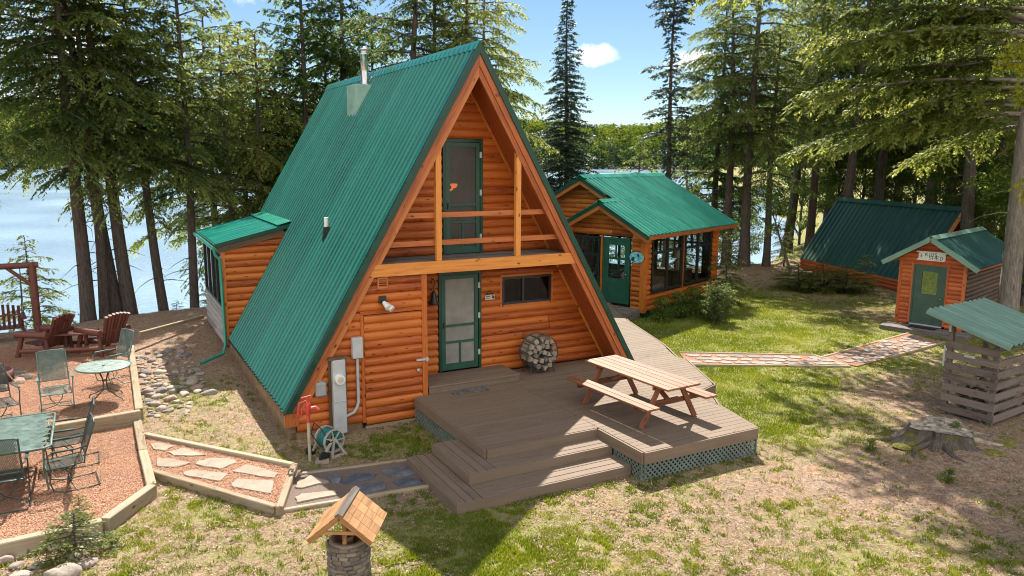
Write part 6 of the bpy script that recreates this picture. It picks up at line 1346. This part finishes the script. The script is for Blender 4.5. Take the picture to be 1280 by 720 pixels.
def far_wood(name,n,m,seed,conif):
    r=np.random.default_rng(seed); a=np.radians(r.uniform(-22,66,n)) ; d=(r.uniform(0,1,n)**(1.6 if conif else .8))*(150 if conif else 260)
    rr_=hill_r(a)+(4 if conif else 14)+d; base=np.stack([CAM.x+rr_*np.sin(a),CAM.y+rr_*np.cos(a),hill_z(a,rr_)],-1)
    Hh=r.uniform(11,19,n) if conif else r.uniform(9,15,n); W=Hh*(.16 if conif else .34)
    per=80; ti=np.repeat(np.arange(n),per); N_=len(ti); f=r.uniform(.06 if conif else .22,1,N_)
    wr=np.where(conif,(1-f)*1.0+.08,np.sqrt(np.clip(1-(1.7*f-.95)**2,.04,1))); az=r.uniform(0,6.283,N_); q=wr*W[ti]*r.uniform(.5,1.05,N_)
    P=base[ti]+np.stack([q*np.cos(az),q*np.sin(az),f*Hh[ti]],-1)
    D=np.stack([np.cos(az),np.sin(az),r.normal(-.3 if conif else .2,.5,N_)],-1); D/=np.linalg.norm(D,axis=1,keepdims=True)
    Nn=np.stack([r.normal(0,.5,N_),r.normal(0,.5,N_),np.ones(N_)],-1); V,Fq=leaf_quads(P,D,r.uniform(1.3,2.6,N_)*(1 if not conif else .9),r.uniform(1.0,1.8,N_)*(1 if not conif else .7),Nn)
    me=fast_mesh(name,V,Fq,m,[('tint','FACE','FLOAT',np.clip(r.uniform(.0,.5,N_)+r.uniform(-.1,.5,n)[ti],0,1))])
    return tag(link(name,me),kind='stuff')
tag(far_wood('far_broadleaf_wood',3200,M['farleaf'],31,False),'light green wooded hill across the lake','wood')
tag(far_wood('far_conifer_wood',1500,M['farconif'],32,True),'dark conifers along the far lake shore','wood')

# ------------------------------------------------------------------ grass, litter, chips
def np_inside(X,Y,poly):
    s=np.zeros(X.shape,bool)
    for (ax,ay),(bx,by) in zip(poly,poly[1:]+poly[:1]):
        s^=((ay>Y)!=(by>Y))&(X<(bx-ax)*(Y-ay)/(by-ay+1e-12)+ax)
    return s
BLOCK=[lowpoly,uppoly,p1,p2,pa,pb,[(-3.9,.05),(3.9,.05),(3.9,10.6),(-3.9,10.6)],[(-2.36,-2.1),(-2.36,-4.1),(.81,-4.1),(.81,-4.42),(3.34,-4.42),(3.64,-3.1),(4.52,-2.07),(5.36,-.2),(5.85,1.2),(8,6.6),(4,6.6),(-1.4,0),(-1.4,-2.1)],
   [sw(0,0),sw(5.1,0),sw(5.1,6),sw(0,6)],[sh2(-.6,.2),sh2(-.6,-2.1),sh2(4.2,-2.1),sh2(4.2,.2)],[(8.4,-5.6),(10.1,-5.45),(10.0,-4.5),(8.3,-4.6)]]
def scatter(n,seed,x0=-9,x1=25,y0=-11,y1=15,pw=1.3):
    r=np.random.default_rng(seed); X=r.uniform(x0,x1,n*4); Y=r.uniform(y0,y1,n*4)
    dx=X-CAM.x;dy=Y-CAM.y;d=np.hypot(dx,dy); a=np.arctan2(dx,dy)-YAW
    k=(np.abs(a)<R(37))&(d>6.5)&(r.random(n*4)<(8/d)**pw)
    X=X[k];Y=Y[k]; b=np.zeros(X.shape,bool)
    for p in BLOCK: b|=np_inside(X,Y,p)
    return X[~b],Y[~b],r
X,Y,r=scatter(2000000,41); g=grasscov(X,Y)*.9+(fbm(X,Y,7.5,77,2)-.5)*1.25
k=(g>.52)&(r.random(len(g))<np.clip((g-.45)*1.6,0,.75)); X=X[k];Y=Y[k]; n=len(X); print('grass',n)
Zb=gz(X,Y)+.0; hgt=r.uniform(.02,.06,n); wd=r.uniform(.010,.026,n); az=r.uniform(0,6.283,n); ln=r.uniform(.0,.9,n)*hgt
V=np.empty((n,3,3),np.float32); ca,sa=np.cos(az),np.sin(az); a2=r.uniform(0,6.283,n)
V[:,0]=np.stack([X-ca*wd/2,Y-sa*wd/2,Zb-.01],-1); V[:,1]=np.stack([X+ca*wd/2,Y+sa*wd/2,Zb-.01],-1); V[:,2]=np.stack([X+np.cos(a2)*ln,Y+np.sin(a2)*ln,Zb+hgt],-1)
tint=np.clip(r.uniform(.05,.6,n)+(fbm(X,Y,1.1,88,3)-.5)*.9,0,1)
tag(link('lawn_grass',fast_mesh('lawn_grass',V.reshape(-1,3),np.arange(n*3).reshape(n,3),M['grass'],[('tint','FACE','FLOAT',tint)])),'short patchy lawn grass growing through the bare ground','grass',kind='stuff')
def flakes(name,X,Y,Z,r,m,lo,hi,label,cat):
    n=len(X); az=r.uniform(0,6.283,n); D=np.stack([np.cos(az),np.sin(az),r.normal(0,.22,n)],-1); D/=np.linalg.norm(D,axis=1,keepdims=True); O=np.stack([X,Y,Z+.006+r.uniform(0,.014,n)],-1)
    L=r.uniform(lo,hi,n); tw=r.random(n)<.02; L=np.where(tw,L*4+.05,L); V,Fq=leaf_quads(O,D,L,np.where(tw,.010,L*r.uniform(.25,.6,n)),np.stack([r.normal(0,.3,n),r.normal(0,.3,n),np.ones(n)],-1))
    me=fast_mesh(name,V,Fq,m,[('pr','POINT','FLOAT',np.repeat(r.random(n),4))]); return tag(link(name,me),label,cat,kind='stuff')
X,Y,r=scatter(620000,42,pw=1.6); g=grasscov(X,Y)+(fbm(X,Y,4.,71,2)-.5)*.8; k=(g<.75)&(r.random(len(g))<.7); X=X[k];Y=Y[k]; print('litter',len(X))
flakes('needle_litter',X,Y,gz(X,Y),r,M['litter'],.015,.05,'brown needle and leaf litter over the bare ground','litter')
r=np.random.default_rng(45); X=r.uniform(-1.3,3.3,420); Y=r.uniform(-4.35,-.3,420); k=(X>.85)|(Y>-3.05); flakes('leaf_litter',X[k],Y[k],np.full(k.sum(),ZD),r,M['litter'],.012,.035,'scattered dry leaf bits and needles on the deck boards','litter')
r=np.random.default_rng(44); X=r.uniform(-9.2,-6.2,160000); Y=r.uniform(-2.5,8.5,160000); kl=np_inside(X,Y,shrink(lowpoly,1.0)); ku=np_inside(X,Y,uppoly); kp=r.random(len(X))<.75
k=(kl|ku)&kp; Z=np.where(kl,.12,.30); flakes('mulch_chips',X[k],Y[k],Z[k],r,M['chip'],.012,.036,'red-brown bark chips covering both patio levels','mulch')
X=r.uniform(-6.3,-4,26000); Y=r.uniform(-2.9,1.7,26000); k=np_inside(X,Y,shrink(p1,.95)); flakes('mulch_chips',X[k],Y[k],np.full(k.sum(),.066),r,M['chip'],.015,.04,'red chips between the pale flagstones','mulch')
